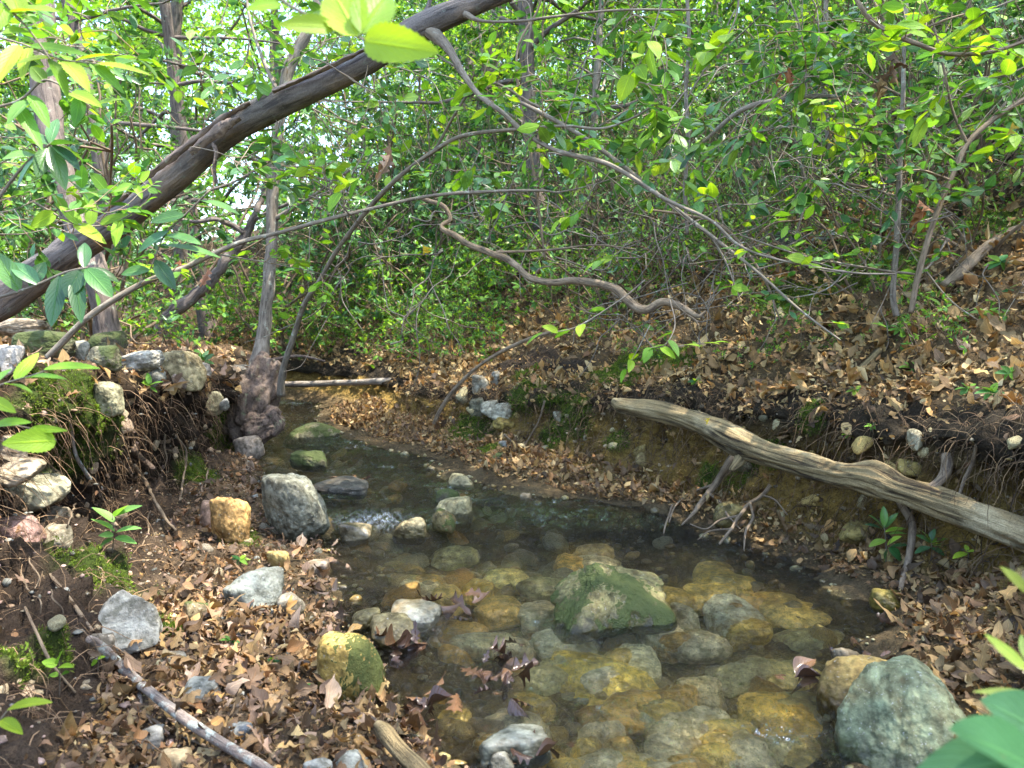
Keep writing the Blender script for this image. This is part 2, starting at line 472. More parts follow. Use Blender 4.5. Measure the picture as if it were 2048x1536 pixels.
def mat_water():
    m, nt, out = mk('stream_water')
    oc = N(nt, 'ShaderNodeTexCoord').outputs['Object']
    foam = attr(nt, 'tint').outputs['Color']
    mp = N(nt, 'ShaderNodeMapping', {'Vector': oc, 'Rotation': (0, 0, R(-24)), 'Scale': (1.0, .55, 1)}).outputs[0]
    n1 = noise(nt, mp, 24, 3, .55, 1.4)
    n2 = noise(nt, mp, 85, 3, .6, 1.0)
    n3 = noise(nt, mp, 5, 2, .5, .8)
    h = math_(nt, 'ADD', math_(nt, 'ADD', n1, math_(nt, 'MULTIPLY', n2, .5)), math_(nt, 'MULTIPLY', n3, 1.0))
    nb = bump(nt, h, 1.0, .11)
    nr_ = bump(nt, h, .9, .06)
    fr = N(nt, 'ShaderNodeFresnel', {'IOR': 1.33, 'Normal': nb}).outputs[0]
    fr = math_(nt, 'MULTIPLY', fr, 1.35)
    gl = N(nt, 'ShaderNodeBsdfGlossy', {'Color': (1, 1, 1, 1), 'Roughness': .015, 'Normal': nb})
    rf = N(nt, 'ShaderNodeBsdfRefraction', {'Color': (.98, .985, .96, 1), 'IOR': 1.33, 'Roughness': .0, 'Normal': nr_})
    tp = N(nt, 'ShaderNodeBsdfTransparent', {'Color': (.98, .985, .96, 1)})
    th = N(nt, 'ShaderNodeMixShader', {0: .8, 1: rf.outputs[0], 2: tp.outputs[0]})
    a = N(nt, 'ShaderNodeMixShader', {0: fr, 1: th.outputs[0], 2: gl.outputs[0]})
    df = N(nt, 'ShaderNodeBsdfDiffuse', {'Color': (.75, .8, .82, 1), 'Normal': nb})
    sf = N(nt, 'ShaderNodeSeparateColor', {0: foam}).outputs[0]
    fm = math_(nt, 'MULTIPLY', sf, ramp(nt, noise(nt, vscale(nt, mp, (1, .35, 1)), 60, 5, .75, .8), [(.46, 0), (.66, .75)]))
    b = N(nt, 'ShaderNodeMixShader', {0: fm, 1: a.outputs[0], 2: df.outputs[0]})
    nt.links.new(b.outputs[0], out.inputs[0])
    return m
M_WATER = mat_water()

# ------------------------------------------------------------------ the setting: terrain lofted from cross-sections, then the water
KY = np.array([-8, 0, 1.0, 1.5, 1.9, 2.2, 2.6, 3.1, 3.5, 3.8, 4.3, 4.7, 5.5, 6.6, 8, 12, 20, 40, 75])
def k(*v): return np.array(v, float)
K_LL = k(-.9, -1.2, -1.30, -1.36, -1.42, -1.46, -1.50, -1.52, -1.54, -1.56, -1.60, -1.66, -1.87, -2.3, -4.0, -8.2, -18, -36, -56)
K_FL = k(-.4, -.6, -.76, -.86, -.98, -1.11, -1.31, -1.44, -1.48, -1.50, -1.54, -1.59, -1.80, -2.2, -3.85, -8.0, -17.8, -35.7, -55.6)
K_WL = k(.6, .2, .05, -.19, -.40, -.55, -.66, -.83, -1.12, -1.26, -1.46, -1.58, -1.76, -2.14, -3.78, -7.9, -17.6, -35.4, -55.2)
K_WR = k(1.4, .9, .62, .70, .88, 1.10, 1.02, .77, .02, -.30, -.50, -.92, -1.38, -1.66, -3.2, -7.3, -17, -34.7, -54.3)
K_FR = k(2.0, 1.6, 1.35, 1.45, 1.42, 1.34, 1.20, 1.00, .74, .50, .12, -.22, -.85, -1.36, -3.0, -7.1, -16.75, -34.4, -54)
K_LR = k(2.2, 1.8, 1.6, 1.6, 1.53, 1.46, 1.31, 1.12, .88, .66, .30, -.05, -.65, -1.18, -2.85, -6.9, -16.55, -34.1, -53.6)
K_ZF = k(.2, .2, .22, .22, .19, .13, .10, .09, .11, .13, .15, .16, .18, .2, .22, .3, .4, .6, .8)
K_ZR = k(.5, .5, .5, .54, .56, .57, .56, .54, .52, .50, .45, .40, .37, .37, .42, .55, .75, 1.1, 1.5)
K_ZL = k(.80, .80, .79, .77, .75, .74, .71, .67, .63, .61, .58, .56, .55, .55, .6, .7, .9, 1.3, 1.8)
def zw(Y):
    Y = np.asarray(Y, float)
    return .06 * sstep(3.04, 3.24, Y) + .010 * np.maximum(Y - 3.4, 0)
YS = np.concatenate([np.linspace(-8, 1, 40, endpoint=False), np.linspace(1, 7, 380, endpoint=False), np.linspace(7, 15, 90, endpoint=False), np.linspace(15, 75, 60)])
def ky(a): 
    o = np.interp(YS, KY, a)
    kk = np.ones(9) / 9
    return np.convolve(np.pad(o, 4, mode='edge'), kk, 'valid') if False else o
LL, FL, WL, WR, FR, LR, ZF, ZR, ZL = map(ky, (K_LL, K_FL, K_WL, K_WR, K_FR, K_LR, K_ZF, K_ZR, K_ZL))
# the shores and lips wander a little
LL = LL + .05 * fbm(np.stack([YS * 2.3, YS * 0, YS * 0], 1), 3, seed=1) * (YS > .5)
LR = LR + .07 * fbm(np.stack([YS * 1.9, YS * 0, YS * 0], 1), 3, seed=2)
FR = FR + .05 * fbm(np.stack([YS * 2.9, YS * 0, YS * 0], 1), 3, seed=3)
WW = zw(YS); wd = WR - WL
HS = np.interp(YS, [0, 5, 8, 14, 30, 75], [1, 1, .8, .5, .42, .42])
ctrl = [(-70 + 0 * YS, ZL + 3.0), (LL - 9, ZL + .35), (LL - 1.6, ZL + .10), (LL - .22, ZL + .02), (LL, ZL - .06), (LL + (FL - LL) * np.interp(YS, [1.6, 2.2, 2.8], [.34, .05, -.35]) - .06 * sstep(2.4, 3, YS) , ZL * np.interp(YS, [2.0, 2.7], [.46, .24])), (FL, WW + np.interp(YS, [2.0, 2.6], [.105, .045])),
        (FL * .5 + WL * .5, WW + np.interp(YS, [2.0, 2.6], [.06, .028])), (WL, WW), (WL + .25 * wd, WW - .085), (WL + .7 * wd, WW - .11), (WR, WW), (FR * .55 + WR * .45, ZF * .55 + WW * .45), (FR, ZF),
        (FR + .10, ZF * .5 + ZR * .5), (LR - .06, ZR - .05), (LR + .10, ZR + .04), (LR + 1.1, ZR + .44 * HS), (LR + 3, ZR + 1.3 * HS), (LR + 8, ZR + 3.4 * HS), (LR + 26, ZR + 9.5 * HS), (90 + 0 * YS, ZR + 16 * HS)]
cnt = [12, 22, 28, 14, 26, 26, 22, 26, 30, 34, 36, 30, 26, 26, 26, 12, 52, 56, 44, 26, 8]
PX = np.stack([c[0] for c in ctrl], 1); PZ = np.stack([c[1] for c in ctrl], 1)
P2 = np.stack([PX, PZ], -1)
d = np.linalg.norm(np.diff(P2, axis=1), axis=2)
tan = np.zeros_like(P2)
tan[:, 1:-1] = (P2[:, 2:] - P2[:, :-2]) / (d[:, 1:] + d[:, :-1])[..., None] * np.minimum(d[:, 1:], d[:, :-1])[..., None]
cols, SEG, SU = [], [], []
for i, n_ in enumerate(cnt):
    t = np.arange(n_) / n_
    for tt in t:
        h00, h10, h01, h11 = 2 * tt ** 3 - 3 * tt ** 2 + 1, tt ** 3 - 2 * tt ** 2 + tt, -2 * tt ** 3 + 3 * tt ** 2, tt ** 3 - tt ** 2
        cols.append(h00 * P2[:, i] + h10 * tan[:, i] + h01 * P2[:, i + 1] + h11 * tan[:, i + 1]); SEG.append(i); SU.append(i + tt)
cols.append(P2[:, -1]); SEG.append(len(cnt) - 1); SU.append(float(len(cnt)))
G = np.stack(cols, 1); SEG = np.array(SEG); SU = np.array(SU)
ny, nu = G.shape[:2]
TV = np.stack([G[..., 0], np.repeat(YS[:, None], nu, 1), G[..., 1]], -1)
def grid_normals(V):
    du = np.gradient(V, axis=1); dv = np.gradient(V, axis=0)
    return unit(np.cross(du, dv))
NR = grid_normals(TV)
flat = TV.reshape(-1, 3)
amp_by = np.interp(SU, [0, 1, 2, 3, 4, 5, 6, 7, 8, 11, 12, 13, 14, 15, 16, 17, 18, 19, 22], [.5, .12, .05, .06, .09, .13, .08, .04, .03, .03, .03, .06, .09, .08, .06, .07, .12, .3, .8])
low = fbm(flat * [1.1, 1.1, 1.1], 3, seed=4).reshape(ny, nu)
midn = fbm(flat * 4.3, 4, seed=5).reshape(ny, nu)
fine = fbm(flat * 19, 3, seed=6).reshape(ny, nu)
gul = -np.abs(fbm(flat * [8, 11, 2.5], 3, seed=7)).reshape(ny, nu) * 1.5 + .4
face = (np.interp(SU, [3.8, 4.3, 5.6, 6.1], [0, 1, 1, 0]) + np.interp(SU, [13.2, 13.8, 14.8, 15.3], [0, .8, .8, 0]))[None]
TV = TV + NR * (amp_by[None] * (.35 * low + .75 * midn + .30 * fine) + .05 * face * gul + .012 * face * fine)[..., None]
NR = grid_normals(TV)
tv = TV.reshape(-1, 3)
ii = np.arange(ny * nu).reshape(ny, nu)
tq = np.stack([ii[:-1, :-1], ii[:-1, 1:], ii[1:, 1:], ii[1:, :-1]], -1).reshape(-1, 4)
BVH = BVHTree.FromPolygons(tv.tolist(), tq.tolist())
def hit(px, py, water=False):
    d_ = pdir(px, py)
    h_ = BVH.ray_cast(Vector(CAM), Vector(d_).normalized(), 200)
    p = np.array(h_[0]) if h_[0] is not None else CAM + d_ * 6
    n_ = np.array(h_[1]) if h_[1] is not None else np.array([0, 0, 1.0])
    if water:
        for _ in range(6):
            z_ = float(zw(p[1])); p = CAM + d_ * ((z_ - CAM[2]) / d_[2])
        n_ = np.array([0, 0, 1.0])
    return p, n_
def gz(x, y):
    h_ = BVH.ray_cast(Vector((x, y, 40)), Vector((0, 0, -1)), 100)
    return h_[0].z if h_[0] is not None else 0.0

# soil colours by where on the section one stands
su = np.repeat(SU[None], ny, 0).reshape(-1)
def zone(*st):
    xs = [a for a, _ in st]; cs = np.array([c for _, c in st])
    return np.stack([np.interp(su, xs, cs[:, j]) for j in range(3)], 1)
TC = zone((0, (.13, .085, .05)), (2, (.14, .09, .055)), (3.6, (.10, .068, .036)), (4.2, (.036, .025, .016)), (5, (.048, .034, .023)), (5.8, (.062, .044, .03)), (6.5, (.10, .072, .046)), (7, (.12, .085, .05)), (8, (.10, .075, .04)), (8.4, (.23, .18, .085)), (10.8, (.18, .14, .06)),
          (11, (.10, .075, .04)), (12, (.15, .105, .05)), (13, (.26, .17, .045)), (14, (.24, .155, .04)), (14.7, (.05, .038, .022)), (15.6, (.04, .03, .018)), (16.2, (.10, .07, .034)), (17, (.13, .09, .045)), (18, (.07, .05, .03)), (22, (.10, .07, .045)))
dk = fbm(tv * [1.6, 1.6, 2.2], 4, seed=9)
hum = sstep(.34, .65, dk) * ((su > 16.3) & (su < 19)) 
TC = TC * (1 - .8 * hum[:, None]) + np.array([.026, .02, .016]) * .8 * hum[:, None]
bedp = sstep(.05, .5, fbm(tv * [2.6, 4.2, 1], 3, seed=12)) * ((su > 8.1) & (su < 11) & (tv[:, 1] < 3.2))
TC = TC * (1 - .75 * bedp[:, None]) + np.array([.045, .036, .02]) * .75 * bedp[:, None]
MOSS = [(150, 850, 90), (90, 800, 70), (440, 880, 62), (400, 930, 40), (230, 1170, 75), (170, 1100, 60), (340, 1255, 34), (130, 1285, 40), (40, 1310, 40), (480, 1080, 34), (1130, 840, 60), (1050, 780, 50), (1250, 745, 80), (1330, 720, 60),
        (1590, 600, 75), (1680, 570, 75), (1760, 530, 60), (1480, 950, 40), (1230, 880, 30), (965, 900, 28), (1330, 505, 50), (1620, 840, 35), (1420, 950, 30), (1540, 900, 30), (940, 860, 50), (1060, 740, 40), (1960, 430, 60)]
moss = np.zeros(len(tv))
for (x_, y_, r_) in MOSS:
    p, _ = hit(x_, y_)
    rr = r_ * np.linalg.norm(p - CAM) / F
    dd = np.linalg.norm(tv - p, axis=1) / rr
    moss = np.maximum(moss, np.clip(1.5 - dd, 0, 1))
mossn = fbm(tv * 9, 3, seed=14)
moss = sstep(.25, .75, moss * 1.0 + .45 * mossn * (moss > 0))
TC = TC * (1 - moss[:, None]) + np.array([.055, .085, .014]) * moss[:, None]
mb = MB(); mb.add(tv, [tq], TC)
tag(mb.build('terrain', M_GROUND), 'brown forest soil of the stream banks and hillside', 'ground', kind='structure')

# water sheet, a little chop in its surface
wy = np.concatenate([np.linspace(-7, 1, 20, endpoint=False), np.linspace(1, 6, 800, endpoint=False), np.linspace(6, 30, 120)])
wl, wr = np.interp(wy, KY, K_WL) - .35, np.interp(wy, KY, K_WR) + .35
tt = np.linspace(0, 1, 300)
wx = wl[:, None] + (wr - wl)[:, None] * tt[None]
wyy = np.repeat(wy[:, None], 300, 1)
wp = np.stack([wx, wyy, 0 * wx], -1).reshape(-1, 3)
rt = R(-24)
fl = np.stack([wp[:, 0] * math.cos(rt) - wp[:, 1] * math.sin(rt), wp[:, 0] * math.sin(rt) + wp[:, 1] * math.cos(rt), wp[:, 2]], 1)
wp[:, 2] = zw(wp[:, 1]) + .0045 * fbm(fl * [8, 5, 1], 3, seed=21) + (.0016 + .0016 * sstep(-.2, .5, fbm(fl * 1.7, 2, seed=24))) * (1 - np.abs(fbm(fl * [30, 15, 1] + 2 * fbm(fl * 6, 2, seed=25)[:, None], 2, seed=22)) * 2) * (1 + 1.3 * sstep(3.0, 3.5, wp[:, 1]))
riff = np.exp(-((wp[:, 1] - 3.14) / .05) ** 2) * np.exp(-((wp[:, 0] + .58) / .13) ** 2) 
wp[:, 2] += .012 * riff * fbm(fl * [20, 12, 1], 3, seed=23)
wi = np.arange(len(wp)).reshape(len(wy), 300)
wq = np.stack([wi[:-1, :-1], wi[:-1, 1:], wi[1:, 1:], wi[1:, :-1]], -1).reshape(-1, 4)
mb = MB(); mb.add(wp, [wq], np.repeat(np.clip(riff, 0, 1)[:, None], 3, 1))
tag(mb.build('water', M_WATER), 'clear shallow stream water running over stones', 'stream', kind='structure')

# ------------------------------------------------------------------ leaning tree, standing trees, logs
WS = .74                                    # traced widths run a little wide
def traced(pts, sub=8):
    """pts: (px, py, metres ahead, width in px) -> smooth path and radii"""
    P = np.array([np.append(pix(a, b, c), w_ / 2 * WS * mpp(c)) for a, b, c, w_ in pts])
    Q = smooth_path(P, sub)
    return Q[:, :3], np.maximum(Q[:, 3], .0006)
def limb(mb, pts, sides=10, sub=8, wob=.12, tint=(1, 1, 1), wf=16, ridge=0.0, seed=0.0, jit=0.0):
    P, r = traced(pts, sub)
    if jit: 
        P = P + jit * np.stack([fbm(P * 9 + k_ * 7, 3, seed=seed + k_) for k_ in range(3)], 1)
    tube(mb, P, r, sides, tint, wob, wf, ridge, seed=seed)
    return P, r
def pal(cols, n, jit=.18):
    cols = np.array(cols)
    a = cols[rng.integers(0, len(cols), n)]; b = cols[rng.integers(0, len(cols), n)]
    t = rng.random((n, 1))
    return np.clip((a * t + b * (1 - t)) * (1 + jit * rng.normal(size=(n, 1))), .004, .95)
FRESH = [(.15, .30, .025), (.22, .38, .035), (.11, .25, .03), (.28, .40, .04), (.13, .28, .06)]
GREEN = [(.05, .15, .04), (.08, .20, .04), (.065, .17, .06), (.12, .25, .04), (.045, .125, .05)]
LAUREL = [(.035, .10, .03), (.055, .14, .035), (.05, .13, .055), (.09, .20, .035), (.07, .17, .06)]
CANOPY = [(.10, .23, .04), (.15, .31, .04), (.25, .41, .04), (.34, .46, .045), (.07, .18, .045), (.17, .34, .06)]
YELLOW = [(.60, .42, .03), (.65, .5, .06)]
TAN = [(.31, .205, .085), (.38, .265, .12), (.25, .16, .065), (.45, .345, .175), (.18, .11, .05), (.34, .22, .085), (.36, .20, .065)]
BROWN = [(.15, .09, .045), (.20, .12, .055), (.11, .07, .04), (.24, .145, .065), (.085, .058, .038), (.22, .11, .045)]
PINKB = [(.26, .175, .125), (.20, .13, .09), (.32, .23, .165), (.15, .095, .068), (.22, .135, .08)]
WETB = [(.07, .035, .02), (.11, .055, .028), (.055, .032, .024), (.15, .08, .04)]

def sprig(ms, ml, p0, dr, L, nl, lL, cols, tmpl=T_MID, r0=.0022, up=.25, flat=.55, ratio=.52, droop=.15, whorl=0, sides=4):
    p0 = np.asarray(p0, float); dr = unit(np.asarray(dr, float))
    n = 5
    pts = [p0]; dd = dr.copy()
    for _ in range(n):
        dd = unit(dd + rng.normal(size=3) * .22 + np.array([0, 0, up * .12]))
        pts.append(pts[-1] + dd * L / n)
    P = np.array(pts)
    if ms is not None: tube(ms, P, np.linspace(r0, r0 * .4, len(P)), sides, (.16, .125, .085), cap=False)
    if nl <= 0: return P
    t = np.sort(rng.uniform(.25, 1, nl)); t[-1] = 1
    if whorl: t = np.clip(1 - np.abs(rng.normal(0, .16, nl)), 0, 1)
    fi = t * n; i0 = np.minimum(fi.astype(int), n - 1)
    pos = P[i0] + (P[i0 + 1] - P[i0]) * (fi - i0)[:, None]
    T = unit(P[i0 + 1] - P[i0])
    upv = np.array([0, 0, 1.0])
    sd = unit(np.cross(T, upv) + 1e-4)
    if whorl:
        th = rng.uniform(0, 2 * np.pi, nl)
        vv = np.cross(sd, T)
        ax = T * rng.uniform(.1, .8, (nl, 1)) + sd * np.cos(th)[:, None] + vv * np.sin(th)[:, None]
        nr = T + upv * .5 + rng.normal(size=(nl, 3)) * .25
    else:
        sg = np.where(np.arange(nl) % 2 == 0, 1, -1)[:, None]
        ax = T * .55 + sd * sg * .9 + rng.normal(size=(nl, 3)) * .25 - upv * .12
        ax[-1] = T[-1]
        nr = upv + rng.normal(size=(nl, 3)) * flat
    ll = lL * rng.uniform(.65, 1.15, nl)
    add_leaves(ml, pos, ax, nr, ll, ll * ratio * rng.uniform(.85, 1.15, nl), pal(cols, nl), tmpl, droop * rng.uniform(-.3, 1.6, nl))
    return P
def side_sprigs(ms, ml, path, n, L, nl, lL, cols, t0=.15, **kw):
    P = np.asarray(path)
    for _ in range(n):
        i = int(rng.uniform(t0, 1) * (len(P) - 2))
        T = unit(P[i + 1] - P[i])
        v = unit(rng.normal(size=3) + np.array([0, 0, .25])); v = unit(v - T * (v @ T) + T * .5)
        sprig(ms, ml, P[i], v, L * rng.uniform(.5, 1.3), max(1, int(nl * rng.uniform(.6, 1.4))), lL, cols, **kw)

# the big leaning tree
base = pix(40, 565, 4.05)
lean = empty('leaning_tree', base, 'dark trunk leaning up across the stream from the left bank, bark peeling', 'tree')
off = np.array(base)
mb = MB()
LP, LRD = limb(mb, [(-90, 660, 4.2, 94.5), (40, 575, 4.05, 92.8), (160, 490, 3.9, 83.3), (260, 425, 3.75, 75.3), (350, 355, 3.6, 73.6), (450, 268, 3.45, 75.3), (560, 205, 3.3, 73.6), (700, 140, 3.15, 67.3), (850, 52, 3.0, 64.0), (960, 5, 2.9, 52.8), (1080, -45, 2.8, 44.8), (1250, -130, 2.7, 35.2)], 40, 14, .10, wf=9, ridge=.035)
mb.build('trunk', M_LEAN, lean, loc=off)
mb = MB()
limb(mb, [(862, 62, 2.98, 37.7), (895, 95, 2.94, 23.0), (925, 145, 2.9, 16.4), (960, 192, 2.86, 13.9), (1005, 225, 2.8, 13.1), (1045, 262, 2.78, 13.1), (1110, 300, 2.74, 12.3), (1220, 330, 2.7, 11.5), (1330, 398, 2.66, 9.8), (1420, 440, 2.6, 9.0), (1480, 492, 2.56, 7.4), (1560, 520, 2.52, 5.7), (1700, 545, 2.45, 4.9), (1790, 548, 2.42, 4.9)], 12, 8, .16, seed=3)
mb.build('branch', M_TWIG, lean, loc=off)
mb = MB()
limb(mb, [(846, 58, 3.0, 40), (850, 30, 3.02, 18), (858, 8, 3.04, 13), (868, -40, 3.06, 11)], 10, 6, .15)
mb.build('branch', M_LEAN, lean, loc=off)
mb = MB()
limb(mb, [(930, 28, 2.9, 20), (965, 42, 2.86, 9), (1040, 42, 2.84, 7), (1120, 32, 2.82, 7), (1240, 20, 2.8, 6), (1400, 20, 2.76, 5)], 8, 6, .15)
mb.build('branch', M_TWIG, lean, loc=off)
def bark_flap(pts, width, hang=0):
    """a lifted, curling strip of bark along the trunk"""
    P, _ = traced([(a, b, c - .045, 1) for a, b, c in pts], 8)
    n = len(P); m_ = MB()
    T = unit(np.gradient(P, axis=0)); sd = unit(np.cross(T, np.array([0, 1.0, 0])))
    cols_ = []
    a = np.linspace(-1, 1, 7)
    ww = width * np.sin(np.linspace(.35, np.pi - .25, n)) ** .6 * (1 + .25 * fbm(P * 30, 2, seed=31))
    for j in a:
        cols_.append(P + sd * (j * ww)[:, None] + np.array([0, -1.0, 0]) * (.012 * (1 - j * j))[..., None] * 1.0 + .003 * np.stack([fbm(P * 40 + j, 2, seed=s_) for s_ in (1, 2, 3)], 1))
    top = np.stack(cols_, 1)
    bot = top + np.array([0, .006, 0])
    idx = np.arange(n * 7).reshape(n, 7)
    q = np.stack([idx[:-1, :-1], idx[:-1, 1:], idx[1:, 1:], idx[1:, :-1]], -1).reshape(-1, 4)
    g = np.stack([np.repeat(a[None], n, 0) * width, 0 * top[..., 0], np.repeat(np.linspace(0, 1, n)[:, None], 7, 1)], -1).reshape(-1, 3)
    m_.add(top.reshape(-1, 3), [q], (1.25, 1.15, 1.05), g); m_.add(bot.reshape(-1, 3), [q[:, ::-1]], (1.2, 1.0, .85), g)
    return m_
for pts, wd_ in (([(280, 365, 3.62), (330, 325, 3.55), (395, 275, 3.47), (450, 232, 3.4), (500, 205, 3.34)], .017), ([(170, 447, 3.85), (215, 415, 3.78), (255, 388, 3.72)], .016), ([(545, 183, 3.27), (600, 160, 3.2), (690, 118, 3.1), (730, 100, 3.07)], .009),
                 ([(425, 285, 3.38), (432, 305, 3.36), (428, 335, 3.35), (432, 368, 3.35)], .008), ([(380, 305, 3.44), (440, 258, 3.36), (480, 235, 3.32)], .024)):
    bark_flap(pts, wd_).build('peeling_bark', M_TRUNK, lean, loc=off)

def traced_tree(name, label, cat, trunk, mat, extra=(), sides=14, wob=.15, ridge=.04, group=None, foliage=None, jit=.0, pname='trunk'):
    base = pix(*trunk[0][:3])
    o = empty(name, base, label, cat, group)
    mb = MB(); P, _ = limb(mb, trunk, sides, 10, wob, ridge=ridge, seed=len(label), jit=jit)
    mb.build(pname, mat, o, loc=base)
    paths = [P]
    for e in extra:
        m2 = MB(); P2, _ = limb(m2, e, max(6, sides // 2), 7, wob, seed=len(e), jit=jit * .5)
        m2.build('branch', mat, o, loc=base); paths.append(P2)
    if foliage:
        n, L, nl, lL, cols = foliage
        n = int(n * 2.2)
        ml = MB()
        for P_ in paths: side_sprigs(ml, ml, P_, max(2, n // len(paths)), L, nl, lL, cols)
        ml.build('foliage', M_LEAF, o, loc=base)
    return o, paths
bt, _ = traced_tree('streamside_tree', 'slender grey-barked tree rising from the burl at the left bank edge', 'tree',
    [(516, 755, 4.75, 74.4), (520, 710, 4.8, 45.6), (530, 640, 4.85, 36.0), (538, 560, 4.85, 32.4), (544, 470, 4.85, 31.2), (545, 380, 4.85, 30.0), (553, 280, 4.85, 28.8), (562, 215, 4.85, 27.6), (574, 150, 4.85, 30.0), (592, 105, 4.85, 28.8), (622, 50, 4.85, 26.4), (636, 0, 4.85, 24.0), (640, -90, 4.9, 21.6)], M_PALE,
    [[(550, 380, 4.85, 16.8), (520, 330, 4.8, 14.4), (478, 300, 4.75, 12.0)], [(548, 440, 4.85, 14.4), (620, 395, 4.75, 8.4), (700, 340, 4.6, 6.0)], [(566, 200, 4.85, 13.2), (530, 130, 4.9, 9.6), (500, 40, 4.95, 7.2), (492, -20, 5, 6.0)]], foliage=(24, .3, 7, .075, GREEN))
bt_off = np.array(bt.location)
# the burl and root crown at its foot
def lump(mb, c, size, seed, sub=5, rough=.3, kf=1.6, tint=(1, 1, 1), rot=None):
    p, f = ico(sub)
    q = p * (1 + rough * fbm(p * kf, 3, .4, seed=seed) + rough * .12 * fbm(p * 7, 2, seed=seed + 2))[:, None]
    q = q * np.asarray(size)
    if rot is not None:
        ca, sa = math.cos(rot), math.sin(rot)
        q = np.stack([q[:, 0] * ca - q[:, 2] * sa, q[:, 1], q[:, 0] * sa + q[:, 2] * ca], 1)
    mb.add(q + np.asarray(c), [f], tint)
mb = MB()
lump(mb, pix(505, 800, 4.62), (.15, .15, .27), 3, rot=-.25)
lump(mb, pix(525, 850, 4.5), (.13, .10, .09), 5, rot=.3)
lump(mb, pix(455, 770, 4.75), (.16, .14, .10), 8)
mb.build('root_burl', M_BURL, bt, loc=bt_off)
for e in ([(540, 830, 4.5, 34), (556, 850, 4.46, 26), (545, 870, 4.44, 16)], [(470, 790, 4.6, 30), (430, 770, 4.6, 22), (400, 745, 4.6, 12)], [(500, 870, 4.5, 30), (480, 910, 4.46, 20), (470, 960, 4.42, 12)], [(505, 740, 4.72, 24), (550, 720, 4.7, 13), (600, 712, 4.7, 8), (650, 722, 4.7, 5)]):
    m2 = MB(); limb(m2, e, 10, 7, .3, seed=e[0][0]); m2.build('root', M_BURL, bt, loc=bt_off)

traced_tree('leaning_sapling', 'thin sapling arching from the burl up over the stream', 'sapling',
    [(562, 790, 4.45, 24), (566, 740, 4.4, 17), (590, 665, 4.3, 15), (608, 610, 4.2, 14), (640, 560, 4.1, 13), (668, 510, 4.0, 12), (700, 465, 3.9, 12), (745, 408, 3.75, 13), (800, 352, 3.6, 13), (860, 308, 3.5, 12), (925, 272, 3.4, 11), (1040, 258, 3.3, 9), (1130, 252, 3.2, 8), (1210, 256, 3.1, 7), (1290, 222, 3.0, 5), (1325, 185, 2.95, 4)], M_TWIG,
    [[(866, 305, 3.5, 8), (960, 168, 3.3, 8), (1080, 215, 3.2, 7)], [(1130, 252, 3.2, 5), (1165, 140, 3.2, 4), (1195, 40, 3.2, 4), (1230, -20, 3.2, 3)]], 8, .12, 0, foliage=(16, .25, 6, .07, FRESH))
traced_tree('arching_branch', 'long pale limb arching from the left bank stones across the stream', 'branch',
    [(95, 715, 3.05, 16.4), (120, 690, 3.05, 18.0), (170, 640, 3.05, 17.2), (235, 595, 3.06, 16.4), (300, 560, 3.08, 15.6), (370, 535, 3.1, 14.8), (425, 508, 3.1, 13.9), (490, 482, 3.12, 13.1), (560, 465, 3.14, 11.5), (650, 440, 3.16, 10.7), (740, 418, 3.2, 9.8), (860, 392, 3.2, 9.0), (980, 383, 3.2, 8.2), (1080, 381, 3.2, 6.6), (1120, 384, 3.2, 4.9), (1190, 368, 3.2, 3.3), (1260, 345, 3.2, 2.5)], M_TWIG,
    [[(430, 508, 3.1, 4.9), (560, 530, 3.2, 3.3), (700, 560, 3.3, 2.5)], [(700, 430, 3.18, 4.9), (660, 380, 3.1, 3.3), (640, 300, 3.05, 2.5)]], 10, .12, 0, foliage=(12, .22, 6, .06, FRESH))
traced_tree('bent_tree', 'dark crooked dead trunk bending right behind the left bank', 'tree',
    [(322, 668, 5.3, 40), (340, 632, 5.3, 36), (372, 605, 5.3, 33), (410, 575, 5.3, 32), (440, 540, 5.3, 30), (470, 500, 5.3, 27), (500, 455, 5.3, 22), (520, 405, 5.3, 16), (540, 350, 5.3, 10)], M_TRUNK,
    [[(490, 465, 5.3, 16), (440, 440, 5.25, 14), (390, 445, 5.2, 12), (340, 435, 5.15, 8)], [(505, 440, 5.3, 12), (600, 400, 5.2, 9), (660, 430, 5.1, 7)]], 12, .18, .05, foliage=(8, .2, 5, .06, GREEN), jit=.02)
traced_tree('bank_tree', 'thick shaded trunk with a pale foot on the left bank', 'tree',
    [(222, 700, 4.4, 80), (215, 660, 4.4, 66), (200, 580, 4.4, 60), (180, 510, 4.45, 66), (150, 440, 4.5, 68), (118, 340, 4.5, 66), (98, 240, 4.55, 64), (86, 120, 4.6, 64), (80, -60, 4.7, 62)], M_TRUNK, [], 18, .12, .06)

# ---------------- dead logs and sticks
def log(name, label, pts, mat, cat='log', sides=18, wob=.12, ridge=.0, wf=16, extra=(), pn='branch_stub', seed=0, jit=0, ground=False):
    lift_ = 2.2 if 'lichen' in name or 'rotten' in name else .6
    if ground: pts = [(a, b, hit(a, b)[0][1] - lift_ * w_ * mpp(c), w_) if hit(a, b)[0][1] < c + 1.2 else (a, b, c, w_) for a, b, c, w_ in pts]
    if ground: extra = [[(a, b, hit(a, b)[0][1] - .5 * w_ * mpp(c), w_) for a, b, c, w_ in e] for e in extra]
    P0 = pix(*pts[len(pts) // 2][:3])
    o = None
    mb = MB(); P, r = limb(mb, pts, sides, 10, wob, wf=wf, ridge=ridge, seed=seed, jit=jit)
    o = mb.build(name, mat, None, loc=P0); tag(o, label, cat)
    for e in extra:
        m2 = MB(); limb(m2, e, 12, 7, .2, seed=seed + 4, ridge=ridge)
        m2.build(pn, mat, o, loc=P0)
    return o
